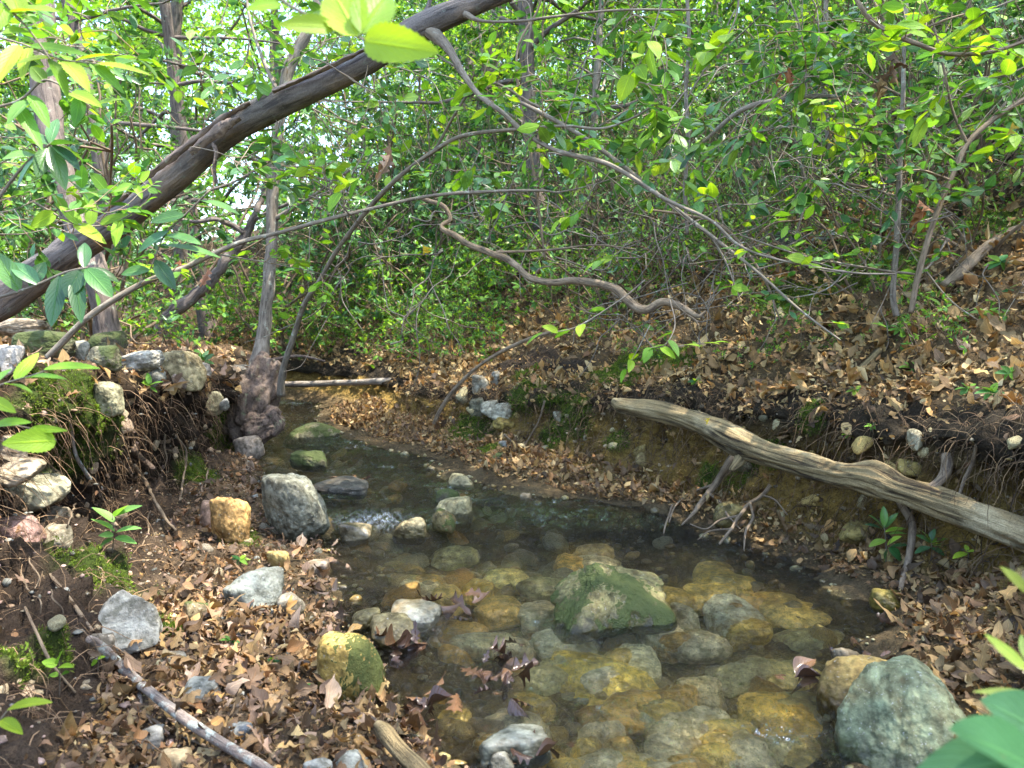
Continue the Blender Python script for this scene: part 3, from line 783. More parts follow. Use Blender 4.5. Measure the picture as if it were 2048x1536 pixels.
log('weathered_log', 'bare grey weathered log slanting down the right bank over the water', [(1226, 803, 3.42, 22), (1250, 812, 3.38, 42), (1330, 825, 3.25, 50), (1400, 848, 3.12, 54), (1470, 882, 2.97, 70), (1530, 905, 2.86, 62), (1600, 925, 2.74, 64), (1680, 947, 2.6, 66), (1748, 958, 2.48, 88), (1800, 980, 2.4, 72), (1840, 993, 2.34, 76), (1940, 1026, 2.2, 84), (2060, 1070, 2.05, 96), (2200, 1120, 1.9, 104), (2480, 1225, 1.7, 116)], M_LOG, 'log', 60, .17, .17, 12,
    [[(1490, 893, 2.95, 50), (1478, 922, 2.92, 30), (1462, 940, 2.9, 14)]], seed=5)
log('fallen_log', 'pale slim log lying across the far stream bend', [(556, 768, 6.4, 16), (620, 768, 6.3, 17), (700, 765, 6.2, 18), (790, 762, 6.1, 18), (870, 760, 6.0, 14)], M_PALE, sides=14, seed=9)
log('sunken_log', 'dark soaked log lying down the far right shore', [(640, 882, 5.6, 12), (700, 866, 5.6, 22), (760, 842, 5.6, 26), (800, 822, 5.6, 18)], M_ROOT, sides=14, seed=12)
log('lichen_stick', 'pale lichen-spotted stick lying across the leaf litter', [(178, 1278, 1.86, 21.2), (200, 1292, 1.84, 26.5), (250, 1340, 1.76, 27.6), (310, 1392, 1.68, 27.6), (380, 1445, 1.6, 28.7), (450, 1490, 1.54, 29.8), (520, 1530, 1.5, 30.8), (600, 1585, 1.44, 31.9)], M_STICK, 'stick', 18, .14, 0, 26, [[(272, 1362, 1.72, 16.0), (280, 1395, 1.68, 11.7), (283, 1425, 1.65, 6.4)]], 'side_twig', seed=15, ground=True)
log('rotten_stick', 'broken rotten stick by the bottom water edge', [(757, 1452, 1.55, 29.2), (775, 1470, 1.53, 41.0), (805, 1505, 1.5, 42.9), (850, 1545, 1.45, 46.8), (900, 1600, 1.4, 42.9)], M_LOG, 'stick', 20, .22, .1, 22, seed=18, ground=True)
log('wavy_branch', 'thick wavy branch hanging over the right bank to a broken tip', [(845, 400, 3.6, 10.4), (872, 405, 3.58, 11.2), (893, 418, 3.57, 12.0), (902, 440, 3.56, 12.0), (885, 455, 3.55, 11.2), (905, 470, 3.53, 16.0), (935, 492, 3.5, 16.0), (985, 508, 3.45, 16.8), (1022, 522, 3.42, 17.6), (1052, 552, 3.38, 17.6), (1090, 562, 3.35, 18.4), (1150, 560, 3.3, 20.0), (1200, 570, 3.26, 20.8), (1240, 588, 3.22, 21.6), (1262, 612, 3.2, 22.4), (1290, 622, 3.18, 22.4), (1330, 606, 3.16, 20.8), (1365, 618, 3.14, 20.0), (1392, 632, 3.12, 14.4), (1412, 622, 3.1, 4.8)], M_ROOT, 'branch', 14, .14, .03, 16, [[(985, 505, 3.45, 8.0), (1100, 500, 3.4, 6.4), (1190, 490, 3.35, 4.8), (1270, 498, 3.3, 3.2)], [(1365, 618, 3.14, 11.2), (1390, 640, 3.12, 8.0), (1398, 652, 3.1, 4.0)]], 'side_branch', seed=21, jit=.008)
for nm, lb, pts, m_ in (
    ('dead_branch', 'dead branch resting on the right slope among moss and leaves', [(1890, 575, 3.35, 34), (1920, 545, 3.4, 32), (1960, 505, 3.5, 30), (2010, 470, 3.6, 26), (2060, 450, 3.7, 24)], M_ROOT),
    ('dead_branch', 'short broken branch lying in tan leaves on the right bank', [(1690, 770, 2.72, 18), (1720, 740, 2.75, 20), (1760, 700, 2.8, 17)], M_LOG),
    ('dead_branch', 'bare curved branch drooping over the far right shore', [(860, 920, 4.85, 12), (868, 850, 4.85, 12), (900, 790, 4.8, 11), (960, 730, 4.7, 10), (1040, 685, 4.6, 9), (1100, 665, 4.5, 7)], M_ROOT),
    ('stick', 'grey stick leaning on the left eroded bank', [(118, 800, 2.5, 8), (140, 850, 2.42, 9), (152, 910, 2.35, 10), (178, 955, 2.25, 11), (205, 1000, 2.2, 9)], M_STICK),
    ('stick', 'thin dark stick at the lower left by the maple seedling', [(50, 1215, 1.95, 7), (75, 1270, 1.85, 9), (105, 1330, 1.78, 9), (150, 1385, 1.7, 8)], M_ROOT),
    ('stick', 'white broken twig among leaves at the right shore', [(1788, 1168, 2.2, 6), (1825, 1150, 2.22, 7)], M_PALE),
    ('stick', 'brown stick slanting down the left bank by the moss', [(100, 1150, 2.1, 10), (140, 1200, 2.02, 12), (185, 1262, 1.95, 10)], M_ROOT),
    ('stick', 'dark twig lying below the pale stick in the leaves', [(280, 1420, 1.66, 9), (320, 1450, 1.62, 11), (380, 1478, 1.58, 9), (430, 1500, 1.55, 7)], M_ROOT)):
    log(nm, lb, pts, m_, 'branch' if nm == 'dead_branch' else 'stick', 10, .18, seed=pts[0][0] * .1, ground='drooping' not in lb)

# saplings and long bare stems crossing the right hand side
def stem(label, pts, mat=M_TWIG, extra=(), fol=None, name='sapling', cat='sapling'):
    return traced_tree(name, label, cat, pts, mat, extra, 8, .12, 0, foliage=fol, pname='stem')
stem('thin pale upright sapling rooted in leaves on the right slope', [(1793, 632, 3.15, 16), (1786, 590, 3.15, 15), (1792, 500, 3.15, 15), (1797, 400, 3.15, 15), (1800, 300, 3.15, 14), (1806, 200, 3.15, 12), (1808, 100, 3.15, 11), (1815, -30, 3.15, 9)], M_PALE, [[(1800, 330, 3.15, 6), (1750, 270, 3.1, 4), (1700, 255, 3.05, 3)]], (10, .25, 6, .07, FRESH))
stem('slanting sapling forking up to the right edge', [(1822, 625, 2.95, 16), (1832, 570, 2.95, 17), (1850, 500, 2.95, 16), (1872, 430, 2.95, 16), (1905, 350, 2.95, 15), (1935, 288, 2.95, 14), (1985, 240, 2.95, 13), (2060, 190, 2.95, 11)], M_ROOT, [[(1935, 290, 2.95, 9), (1905, 220, 2.95, 7), (1890, 150, 2.9, 6), (1870, 60, 2.9, 5), (1840, -20, 2.9, 5)], [(1900, 360, 2.95, 7), (1840, 340, 2.9, 5), (1790, 350, 2.85, 4)]], (12, .25, 7, .065, LAUREL))
stem('dark arching twig with a brown curl of leaves at the upper right', [(2080, 70, 2.5, 9), (1990, 102, 2.5, 10), (1900, 108, 2.5, 11), (1840, 90, 2.5, 12), (1780, 65, 2.5, 14), (1740, 38, 2.5, 13), (1700, -20, 2.5, 10)], M_ROOT, [[(1800, 78, 2.5, 8), (1890, 40, 2.5, 6), (1980, 15, 2.5, 5)]], (10, .22, 6, .065, FRESH), 'leafy_branch', 'branch')
stem('long arching stem bowing over the laurels on the right', [(1400, 290, 3.6, 9), (1480, 222, 3.55, 13), (1560, 200, 3.5, 14), (1640, 192, 3.5, 13), (1700, 200, 3.5, 10), (1760, 230, 3.5, 7), (1810, 290, 3.5, 5)], M_TWIG, [[(1560, 200, 3.5, 7), (1620, 160, 3.5, 5), (1700, 150, 3.5, 4)]], (9, .22, 7, .065, LAUREL), 'arching_branch', 'branch')
stem('wiry branch running down from the upper centre to the right slope', [(1010, 190, 3.6, 8), (1080, 225, 3.5, 12), (1160, 270, 3.4, 13), (1250, 335, 3.3, 12), (1330, 400, 3.2, 11), (1420, 470, 3.1, 10), (1510, 540, 3.0, 9), (1600, 620, 2.9, 7), (1680, 680, 2.8, 5)], M_TWIG, [[(1420, 470, 3.1, 6), (1450, 520, 3.05, 5), (1480, 600, 3.0, 3)], [(1510, 540, 3.0, 6), (1600, 520, 2.95, 4), (1700, 545, 2.9, 3)]], (8, .2, 5, .06, FRESH), 'arching_branch', 'branch')
stem('thin twiggy stem rising beside the trunk at upper centre', [(1090, 520, 3.9, 7), (1075, 400, 3.9, 8), (1060, 300, 3.9, 8), (1040, 200, 3.9, 7), (1035, 100, 3.9, 7), (1075, 20, 3.9, 6), (1090, -30, 3.9, 5)], M_ROOT, [[(1050, 260, 3.9, 5), (1110, 200, 3.9, 4), (1180, 110, 3.9, 4), (1290, -10, 3.9, 3)]], (10, .25, 6, .06, GREEN))
stem('upright grey stem in the middle of the laurel thicket', [(1375, 470, 4.5, 9), (1370, 380, 4.5, 11), (1376, 280, 4.5, 11), (1372, 180, 4.5, 10), (1378, 80, 4.5, 10), (1372, -40, 4.5, 9)], M_PALE, [[(1372, 200, 4.5, 6), (1420, 120, 4.5, 5), (1470, 20, 4.5, 4)]], (12, .3, 6, .07, GREEN))
stem('slim sapling under the dappled upper right canopy', [(1660, 320, 5, 12), (1652, 230, 5, 14), (1650, 120, 5, 13), (1652, 20, 5, 12), (1650, -60, 5, 10)], M_PALE, [[(1652, 180, 5, 7), (1610, 110, 5, 5), (1590, 40, 5, 4)]], (12, .3, 6, .08, FRESH))
stem('curving vine-like twig beside the sapling at upper right', [(1590, 480, 3.9, 6), (1612, 380, 3.9, 8), (1590, 280, 3.9, 8), (1612, 180, 3.9, 7), (1600, 60, 3.9, 6), (1570, -20, 3.9, 6)], M_TWIG, [], (8, .2, 6, .06, LAUREL))
stem('bare wavy root-like stem above the dark soil on the right', [(1560, 640, 3.6, 5), (1530, 560, 3.65, 7), (1490, 500, 3.7, 8), (1440, 450, 3.75, 9), (1370, 430, 3.8, 8), (1300, 420, 3.85, 5)], M_ROOT, [[(1490, 500, 3.7, 6), (1540, 450, 3.7, 5), (1600, 440, 3.7, 4)]], (4, .2, 5, .06, GREEN), 'arching_branch', 'branch')
stem('forked bare twig over the mossy ledge on the right', [(1900, 470, 3.3, 5), (1850, 540, 3.2, 6), (1800, 545, 3.15, 7), (1700, 530, 3.1, 7), (1600, 510, 3.05, 6), (1480, 470, 3.0, 4)], M_TWIG, [[(1700, 530, 3.1, 4), (1650, 580, 3.05, 4), (1560, 600, 3.0, 3)], [(1850, 540, 3.2, 5), (1900, 600, 3.1, 4), (1955, 640, 3.05, 3)]], (4, .15, 5, .05, GREEN), 'arching_branch', 'branch')

# ------------------------------------------------------------------ stones
GREY, OLIVE, GOLD, TANR, PINK, PALE, DARK, ORANGE = (.30, .31, .29), (.21, .20, .13), (.40, .28, .09), (.38, .31, .21), (.46, .33, .29), (.50, .49, .45), (.12, .11, .09), (.50, .29, .10)
MATS = {'': M_ROCK, 'm': M_ROCKM, 'M': M_ROCKMM, 'l': M_ROCKL, 's': M_ROCKS, 'w': M_ROCKW}
STONES = []
def stone(bb, label, tint, mat='', base='g', Y=None, sub=4, kk=9, rough=.06, depth=.8, sink=.22, extra=(), name='stone', cat='stone', seed=None, group=None, roll=None, nplanes=11):
    x0, y0, x1, y1 = bb
    xc, yc = (x0 + x1) / 2, (y0 + y1) / 2
    seed = seed if seed is not None else int(x0 * 7 + y0 * 13) % 99991
    if base == 'u':                                     # lying under the water: a flat cobble on the bed
        d_ = pdir(xc, yc); zt = float(zw(2.0)) - .02
        p = CAM + d_ * ((zt - CAM[2]) / d_[2]); p = CAM + d_ * ((float(zw(p[1])) - .03 - CAM[2]) / d_[2])
        sn = -d_[2] / np.linalg.norm(d_)
        m = np.linalg.norm(p - CAM) / F
        size = ((x1 - x0) / 2 * m, (y1 - y0) / 2 * m / sn * .95, .045)
        c = p - np.array([0, 0, .040])
        kk = 5
    else:
        yb = y1 - .12 * (y1 - y0)
        hy = hit(xc, yc if base == 'f' else yb, base == 'w')[0][1]
        if Y is None: Y = hy
        elif base in 'gf': Y = min(hy, Y + .5)
        if base == 'f': Y -= (x1 - x0) / 2 * mpp(Y) * depth * .75
        rx0 = (x1 - x0) / 2 * mpp(Y)
        ry = max(rx0 * depth, .5 * (y1 - y0) / 2 * mpp(Y))
        Yc = Y + ry * .55
        m = mpp(Yc)
        rz = (y1 - y0) / 2 * m
        size = ((x1 - x0) / 2 * m, ry, rz * (1 + sink))
        c = pix(xc, yc, Yc) - np.array([0, 0, rz * sink])
    tint = tuple(np.array(tint) * (.55 if base != 'u' else 1.85))
    v, f = rock_points(size, seed, sub, kk, rough, nplanes, extra=extra)
    if base != 'u':                                     # turned a little about the view so no two sit square
        a = np.random.default_rng(seed).uniform(-.25, .25)
        if roll is not None:
            ca, sa = math.cos(roll), math.sin(roll)
            v = np.stack([v[:, 0] * ca + v[:, 2] * sa, v[:, 1], -v[:, 0] * sa + v[:, 2] * ca], 1)
        v = np.stack([v[:, 0] * math.cos(a) - v[:, 1] * math.sin(a), v[:, 0] * math.sin(a) + v[:, 1] * math.cos(a), v[:, 2]], 1)
    mb = MB(); mb.add(v, [f], tint)
    o = mb.build(name, MATS[mat], None)
    o.location = c
    STONES.append((c, max(size[:2])))
    return tag(o, label, cat, group)

# water's edge and midstream
stone((1676, 1336, 2000, 1640), 'big grey-green boulder filling the lower right corner', (.25, .29, .17), 'l', 'w', Y=1.42, sub=6, kk=11, rough=.06, depth=.75, sink=.1, extra=[((-.75, -.3, .55), .60), ((.7, -.2, .6), .74)], name='boulder', cat='boulder', seed=41)
stone((1636, 1316, 1800, 1480), 'golden boulder tucked behind the big grey-green one', GOLD, '', 'w', Y=1.66, sub=5, kk=7, rough=.06, depth=.8, sink=.2, extra=[((-.8, -.2, .5), .8)], name='boulder', cat='boulder', seed=5)
stone((1664, 1294, 1730, 1345), 'small pale lump of rock just behind the golden boulder', TANR, '', 'w', Y=1.86, sub=4)
stone((1092, 1130, 1356, 1246), 'moss-covered pyramid-shaped boulder in midstream', (.36, .34, .15), 'm', 'w', Y=2.16, sub=6, kk=10, rough=.11, nplanes=3, depth=.75, sink=.12, extra=[((-.86, -.2, .62), .34), ((.50, -.25, .84), .27), ((.15, -.85, .55), .50), ((0, .8, .6), .5)], name='boulder', cat='boulder', seed=77)
stone((632, 1258, 772, 1430), 'round golden boulder with a dark moss-covered side at the left shore', (.62, .44, .12), 's', 'w', Y=1.70, sub=6, kk=5, rough=.05, depth=.85, sink=.06, name='boulder', cat='boulder', seed=63)
stone((738, 1232, 846, 1294), 'oblong tan stone behind the round golden boulder', (.40, .33, .16), '', 'w', sub=5, kk=7)
stone((702, 1218, 762, 1262), 'small olive stone left of the oblong tan one', (.33, .29, .14), '', 'w')
stone((775, 1208, 880, 1245), 'flat pale stone barely out of water beyond the oblong one', (.45, .43, .33), 'w', 'w')
stone((517, 942, 660, 1075), 'large blocky olive-grey boulder at the left edge of the riffle', (.27, .27, .21), 'l', 'w', Y=2.92, sub=6, kk=8, rough=.07, depth=.9, sink=.1, name='boulder', cat='boulder', seed=12)
stone((784, 1034, 856, 1078), 'small bright tan stone beside the white riffle', (.50, .42, .24), '', 'w', sub=5, kk=6)
stone((866, 990, 948, 1054), 'angular tan stone with streaks standing in the shallows', (.42, .37, .20), 'l', 'w', sub=5, kk=12)
stone((862, 1018, 912, 1056), 'dark mossy stone against the angular tan one', (.28, .23, .10), 'm', 'w', Y=3.0)
stone((893, 950, 955, 982), 'rounded olive stone on the leafy right shore', (.32, .29, .17), 'l', 'g')
stone((950, 994, 1020, 1018), 'flat grey stone lying in wet leaves on the right shore', GREY, '', 'g')
stone((872, 978, 922, 1004), 'low mossy stone at the right waterline', OLIVE, 'M', 'w')
stone((572, 842, 690, 905), 'broad flat mossy rock in the far channel', (.33, .32, .19), 'm', 'w', Y=5.0, sub=5, depth=1.1, name='boulder', cat='boulder')
stone((585, 900, 660, 938), 'low dark mossy rock in front of the broad flat one', (.24, .23, .13), 'M', 'w', sub=5)
stone((470, 870, 528, 915), 'pale stone wedged under the tree burl at the waterline', (.48, .40, .33), '', 'w', Y=4.25)
stone((628, 960, 750, 985), 'dark low rock breaking the water upstream', DARK, 'l', 'w', sub=4)
stone((680, 1042, 745, 1085), 'wet brown stone splitting the white riffle', (.22, .18, .11), 'w', 'w')
stone((415, 985, 502, 1100), 'bright orange-tan rock at the foot of the left bank', (.62, .38, .14), '', 'g', Y=3.0, sub=5, kk=10, rough=.10)
stone((395, 1000, 440, 1060), 'pinkish shard beside the orange-tan rock', (.50, .33, .24), '', 'g', Y=3.05)
stone((452, 1140, 562, 1225), 'grey angular stone half in leaf litter at the left shore', (.31, .33, .29), '', 'g', sub=5, kk=14, extra=[((.7, -.5, .3), .62)])
stone((556, 1186, 612, 1240), 'small brown-grey stone next to the grey angular one', (.31, .28, .22), '', 'g')
stone((536, 1098, 580, 1142), 'yellow-tan stone in the wet leaves', (.52, .38, .14), 'l', 'g')
stone((602, 1120, 660, 1160), 'pale pinkish stone at the left waterline', (.44, .36, .30), '', 'w')
stone((192, 1182, 326, 1318), 'large flat light-grey slab leaning on the mossy left bank', (.44, .44, .40), '', 'a', Y=1.80, sub=6, kk=16, rough=.05, nplanes=3, depth=.5, sink=.0, extra=[((.25, -1, .45), .30), ((.8, 0, .6), .80), ((-.75, 0, -.6), .86), ((.7, 0, -.7), .95)], name='slab', seed=14, roll=.45)
stone((180, 1262, 232, 1322), 'grey rock under the leaning slab', (.27, .25, .22), '', 'g')
stone((330, 1305, 380, 1340), 'dark grey stone among rootlets below the slab', (.22, .22, .20), '', 'g')
stone((362, 1356, 440, 1408), 'grey-white flat stone under curled oak leaves', (.36, .37, .33), '', 'g')
stone((365, 1200, 422, 1246), 'lichen-tinted tan stone on the debris slope', (.36, .29, .17), 'm', 'g')
# low stones at the bottom edge
stone((952, 1452, 1104, 1522), 'white-grey flat stone in the shallows near the bottom edge', (.47, .50, .45), 'l', 'w', sub=5, kk=10)
stone((978, 1500, 1030, 1545), 'small white stone in front of the white-grey flat one', (.50, .50, .46), '', 'w')
stone((606, 1508, 672, 1560), 'pale round stone at the bottom edge left of the rotten stick', (.44, .44, .40), '', 'g')
stone((664, 1500, 742, 1560), 'pale grey-green stone at the bottom edge touching the rotten stick', (.42, .43, .38), '', 'g')
stone((312, 1500, 380, 1560), 'tan stone at the bottom edge under the lichen stick', (.42, .33, .20), '', 'g')
stone((265, 1455, 330, 1500), 'grey stone in the leaves above the bottom tan one', (.34, .33, .30), '', 'g')
stone((445, 1440, 510, 1480), 'slate-grey stone right of the lichen stick', (.24, .26, .27), '', 'g')
stone((520, 1395, 580, 1440), 'small peach-coloured stone among brown leaves', (.48, .34, .20), '', 'g')
stone((700, 1470, 745, 1510), 'orange-brown stone beside the rotten stick', (.44, .27, .10), '', 'g')
stone((800, 1465, 850, 1500), 'grey-green stone at the water behind the rotten stick', (.33, .34, .29), '', 'w')
# stacked flat stones at the left edge and the stones on the left bank top
for bb, lb, tn, mt, Y_ in (((-40, 948, 132, 1012), 'grey and olive flat stone, widest in the stack at the left edge', (.38, .36, .26), 'l', 1.98), ((-40, 912, 92, 962), 'tan stone on top of the widest one in the stack', (.44, .36, .26), '', 2.06), ((60, 930, 128, 985), 'mossy stone behind the top of the stack', OLIVE, 'm', 2.2),
        ((74, 1010, 146, 1062), 'grey-brown stone, third layer of the stack', (.34, .29, .22), '', 2.0), ((70, 1052, 148, 1104), 'lowest banded stone of the stack above the moss', (.36, .32, .24), '', 2.02), ((-30, 1030, 84, 1102), 'pinkish rounded stone in the sunlit corner of the stack', (.52, .33, .30), '', 1.96), ((-40, 868, 60, 920), 'pale stone at the very top of the stack by the left edge', (.46, .38, .30), '', 2.15)):
    stone(bb, lb, tn, mt, 'f', Y_, 5, 8, .05, .9, .12)
for bb, lb, tn, mt, Y_ in (((318, 700, 408, 772), 'long yellowish slab tilted on the left bank edge', (.50, .42, .24), '', 3.3), ((232, 700, 325, 742), 'bright white-grey slab in sun on the left bank', (.55, .52, .46), '', 3.35), ((172, 690, 240, 738), 'olive rounded stone left of the bright slab', (.27, .26, .17), 'm', 3.1), ((180, 662, 248, 708), 'dark mossy stone at the foot of the thick trunk', (.18, .17, .12), 'M', 3.5), ((140, 680, 178, 722), 'grey rounded stone between two mossy ones', (.27, .26, .22), '', 3.1), ((40, 660, 150, 715), 'broad dark mossy boulder on the left bank', (.20, .20, .13), 'M', 3.1),
        ((-10, 636, 100, 670), 'flat tan stone on top at the far left', (.40, .32, .23), 'l', 3.4), ((-20, 690, 42, 745), 'bright white stone at the left edge of the bank top', (.58, .54, .50), '', 2.6), ((182, 762, 242, 826), 'round olive stone set in the top of the eroded bank', (.34, .32, .20), 'l', 2.55), ((238, 768, 268, 812), 'brown stone next to the round olive one', (.30, .23, .15), '', 2.65), ((402, 782, 448, 826), 'yellow-grey cobble at the bank lip near the burl', (.42, .38, .24), '', 3.6), ((440, 796, 460, 818), 'small white cobble beside the yellow-grey one', PALE, '', 3.6),
        ((338, 748, 372, 776), 'pinkish cobble below the long yellowish slab', (.44, .34, .28), '', 3.1), ((280, 738, 330, 776), 'shaded grey stone below the bright slab', (.25, .25, .22), 'l', 3.1), ((395, 724, 420, 752), 'grey rounded stone right of the long slab', (.34, .32, .30), '', 3.7), ((455, 728, 510, 752), 'flat dark stone tucked against the slender tree', (.24, .21, .17), '', 4.5), ((232, 672, 250, 700), 'small pale stone against the thick trunk', PALE, '', 3.6)):
    stone(bb, lb, tn, mt, 'g', Y_, 5, 8, .06, .8, .15)
# stones bedded in the right bank
for bb, lb, tn, mt in (((945, 748, 982, 788), 'pale upright stone in the right bank above the far shore', (.46, .44, .36), ''), ((980, 742, 1000, 778), 'narrow grey stone beside the pale upright one', GREY, ''), ((960, 800, 1034, 834), 'flat pale slab jutting from the right bank', (.48, .46, .36), 'l'), ((940, 792, 972, 828), 'olive stone behind the flat jutting slab', OLIVE, 'l'), ((982, 832, 1034, 862), 'golden block under the flat jutting slab', (.40, .30, .08), ''), ((994, 880, 1016, 906), 'small grey stone low in the right bank', GREY, ''), ((985, 904, 1012, 926), 'mossy stone low at the edge of the leaf drift', OLIVE, 'm'),
        ((1106, 822, 1130, 842), 'little pale triangular stone in the right bank', (.45, .42, .30), ''), ((1630, 458, 1700, 496), 'grey flat stone high on the right slope by the moss', (.40, .42, .38), 'l'), ((1540, 462, 1600, 500), 'dark grey stone in the soil left of the high flat one', (.22, .21, .18), 'l'), ((1345, 512, 1392, 548), 'rounded grey stone in dark soil at upper centre', (.32, .32, .27), 'l'), ((1795, 918, 1848, 952), 'golden stone in the hollow under the leafy lip', (.44, .33, .10), ''), ((1818, 858, 1850, 898), 'pale stone at the back of the bank hollow', (.40, .36, .24), ''),
        ((1680, 1042, 1742, 1086), 'yellow-brown stone in the bank below the grey log', (.42, .32, .10), 'l'), ((1425, 1002, 1490, 1056), 'mossy ochre stone between roots at the right waterline', (.34, .27, .10), 'l'), ((1455, 1005, 1500, 1040), 'ochre cobble beside the roots', (.40, .30, .11), ''), ((1740, 1178, 1810, 1230), 'yellow stone dipping into the water at the right shore', (.46, .36, .09), 'l'), ((1758, 1098, 1800, 1128), 'small golden stone below the laurel seedling', (.44, .33, .12), ''), ((1268, 888, 1300, 915), 'small ochre cobble in the yellow clay', (.40, .30, .10), ''), ((1040, 985, 1064, 1010), 'little tan stone in the leaf drift', TANR, ''), ((1270, 905, 1296, 936), 'rounded tan cobble low in the yellow clay', (.42, .33, .14), '')):
    stone(bb, lb, tn, mt, 'f', None, 4, 8, .07, .9, .15)
# stones under the water
for bb, lb, tn in (((1098, 1290, 1310, 1368), 'wide golden slab under the water below the mossy boulder', (.56, .42, .08)), ((1240, 1278, 1320, 1330), 'pale cobble behind the wide golden slab', (.48, .44, .24)), ((1520, 1178, 1660, 1236), 'long golden slab under the water at right', (.50, .36, .10)), ((1380, 1120, 1476, 1148), 'tan slab under the far shallow water', (.44, .32, .10)), ((1425, 1148, 1485, 1174), 'pale yellow cobble under water below the tan slab', (.50, .42, .18)), ((1105, 1092, 1172, 1136), 'orange cobble under water behind the mossy boulder', (.48, .30, .07)), ((965, 1128, 1060, 1158), 'yellow slab under mid water', (.50, .42, .14)), ((850, 1158, 930, 1196), 'orange-tan cobble under the left water', (.46, .33, .10)), ((950, 1178, 1050, 1224), 'orange stone breaking the surface by wet leaves', (.50, .34, .10)), ((780, 1140, 850, 1168), 'yellow-green stone under the left water', (.42, .38, .15)),
        ((1300, 1160, 1385, 1200), 'golden brown cobble right of the mossy boulder', (.40, .27, .06)), ((1490, 1378, 1650, 1452), 'large amber slab under water by the golden boulder', (.44, .29, .06)), ((1190, 1466, 1270, 1540), 'amber oblong stone under water at the bottom edge', (.44, .28, .08)), ((1290, 1470, 1420, 1550), 'broad tan rock under water at the bottom edge', (.50, .43, .24)), ((1420, 1185, 1530, 1250), 'greenish-grey slab under the middle water', (.40, .40, .28)), ((1300, 1420, 1420, 1470), 'pale tan rock under the lower water', (.46, .40, .22)), ((1140, 1085, 1230, 1105), 'brown slab under far water', (.30, .22, .08)), ((1360, 1340, 1450, 1378), 'tan cobble below the dark riffle', (.44, .36, .17)), ((1500, 1310, 1640, 1350), 'yellow slab under water near the right rocks', (.46, .37, .13)), ((1440, 1450, 1560, 1520), 'pale sandy rock under water lower right', (.48, .41, .2)), ((1560, 1460, 1680, 1540), 'amber flat rock against the grey-green boulder', (.42, .31, .1)), ((1610, 1160, 1700, 1190), 'dark amber slab near the right shore', (.30, .21, .06)), ((900, 1250, 1040, 1290), 'olive flat rock under water by the leaf clump', (.36, .33, .18)), ((1060, 1240, 1200, 1290), 'grey-olive slab under water', (.38, .36, .22)), ((860, 1080, 960, 1110), 'dark olive slab in the upper pool', (.3, .27, .11))):
    stone(bb, lb, tn, 'w', 'u', None, 4, rough=.08)

for j in range(60):
    yy = 1105 + 430 * rng.random() ** .8
    lo_, hi_ = np.interp(yy, [1100, 1250, 1400, 1536], [690, 800, 860, 900]), np.interp(yy, [1100, 1180, 1280, 1400, 1536], [1480, 1700, 1770, 1640, 1660])
    xx = rng.uniform(lo_, hi_); ww = rng.uniform(30, 75) * (.7 + (yy - 1100) / 900); hh = ww * rng.uniform(.26, .42)
    tone, tn = (('golden', (.46, .33, .08)), ('olive', (.32, .29, .13)), ('pale tan', (.48, .42, .24)), ('amber brown', (.36, .22, .05)))[int(rng.integers(4))]
    stone((xx - ww, yy - hh, xx + ww, yy + hh), f'{tone} flat cobble among others under the rippled pool water', tn, 'w', 'u', None, 4, rough=.09, name='cobble', cat='stone', group=f'{tone} cobbles under the pool water')

# small stones: in the left bank, the right bank and on the stream bed
pvis_x, pvis_y, pvis_z = project(tv)
vis = (pvis_z > .6) & (pvis_x > -450) & (pvis_x < 2750) & (pvis_y > -250) & (pvis_y < 1850)
def spots(lo, hi, n, ymin=1.0, ymax=5.5, mask=None, minpx=0):
    area = np.linalg.norm(np.cross(np.gradient(TV, axis=1), np.gradient(TV, axis=0)), axis=2).reshape(-1)
    sel = vis & (su > lo) & (su < hi) & (tv[:, 1] > ymin) & (tv[:, 1] < ymax)
    wgt = area * sel
    if mask is not None: wgt = wgt * mask
    wgt = wgt / wgt.sum()
    i = rng.choice(len(tv), n, p=wgt)
    jit_ = rng.normal(size=(n, 3)) * .004
    return tv[i] + jit_, NR.reshape(-1, 3)[i], i
small = []
for j in range(10):
    v, f = rock_points((1, rng.uniform(.6, .95), rng.uniform(.45, .8)), 300 + j, 3, 7, .07)
    mb = MB(); mb.add(v, [f], (1, 1, 1)); small.append((v, f))
def scatter_stones(lo, hi, n, size, tints, mat, name, label, group, **kw):
    P, Nn, _ = spots(lo, hi, n, **kw)
    cache = {}
    for p, n_ in zip(P, Nn):
        j = (int(rng.integers(len(small))), int(rng.integers(len(tints))))
        if j not in cache:
            mb = MB(); mb.add(small[j[0]][0], [small[j[0]][1]], tints[j[1]]); cache[j] = mb.mesh(name, mat)
        o = bpy.data.objects.new(name, cache[j]); C.objects.link(o)
        s_ = size[0] * (size[1] / size[0]) ** (rng.random() ** 1.6)
        o.scale = (s_, s_, s_)
        q = Vector(n_ + rng.normal(size=3) * .35).to_track_quat('Z', 'Y')
        o.rotation_euler = q.to_euler(); o.rotation_euler.rotate_axis('Z', rng.uniform(0, 6.28))
        o.location = p - n_ * s_ * rng.uniform(-.1, .35)
        tag(o, label, 'stone', group)
scatter_stones(4.0, 6.6, 75, (.010, .042), [TANR, (.36, .27, .19), (.30, .25, .2), (.46, .35, .26), OLIVE], M_ROCK, 'stone', 'small rounded stone sticking out of the eroded left bank', 'small stones in the left bank')
scatter_stones(6.6, 8.1, 60, (.010, .04), [GREY, TANR, (.42, .32, .25), (.3, .26, .2)], M_ROCK, 'stone', 'small stone half buried in the left shore debris', 'small stones on the left shore')
scatter_stones(12.9, 15.2, 70, (.012, .045), [(.40, .29, .10), (.36, .27, .12), (.42, .36, .2), OLIVE], M_ROCKL, 'stone', 'small ochre stone set in the cut right bank', 'small stones in the right bank')
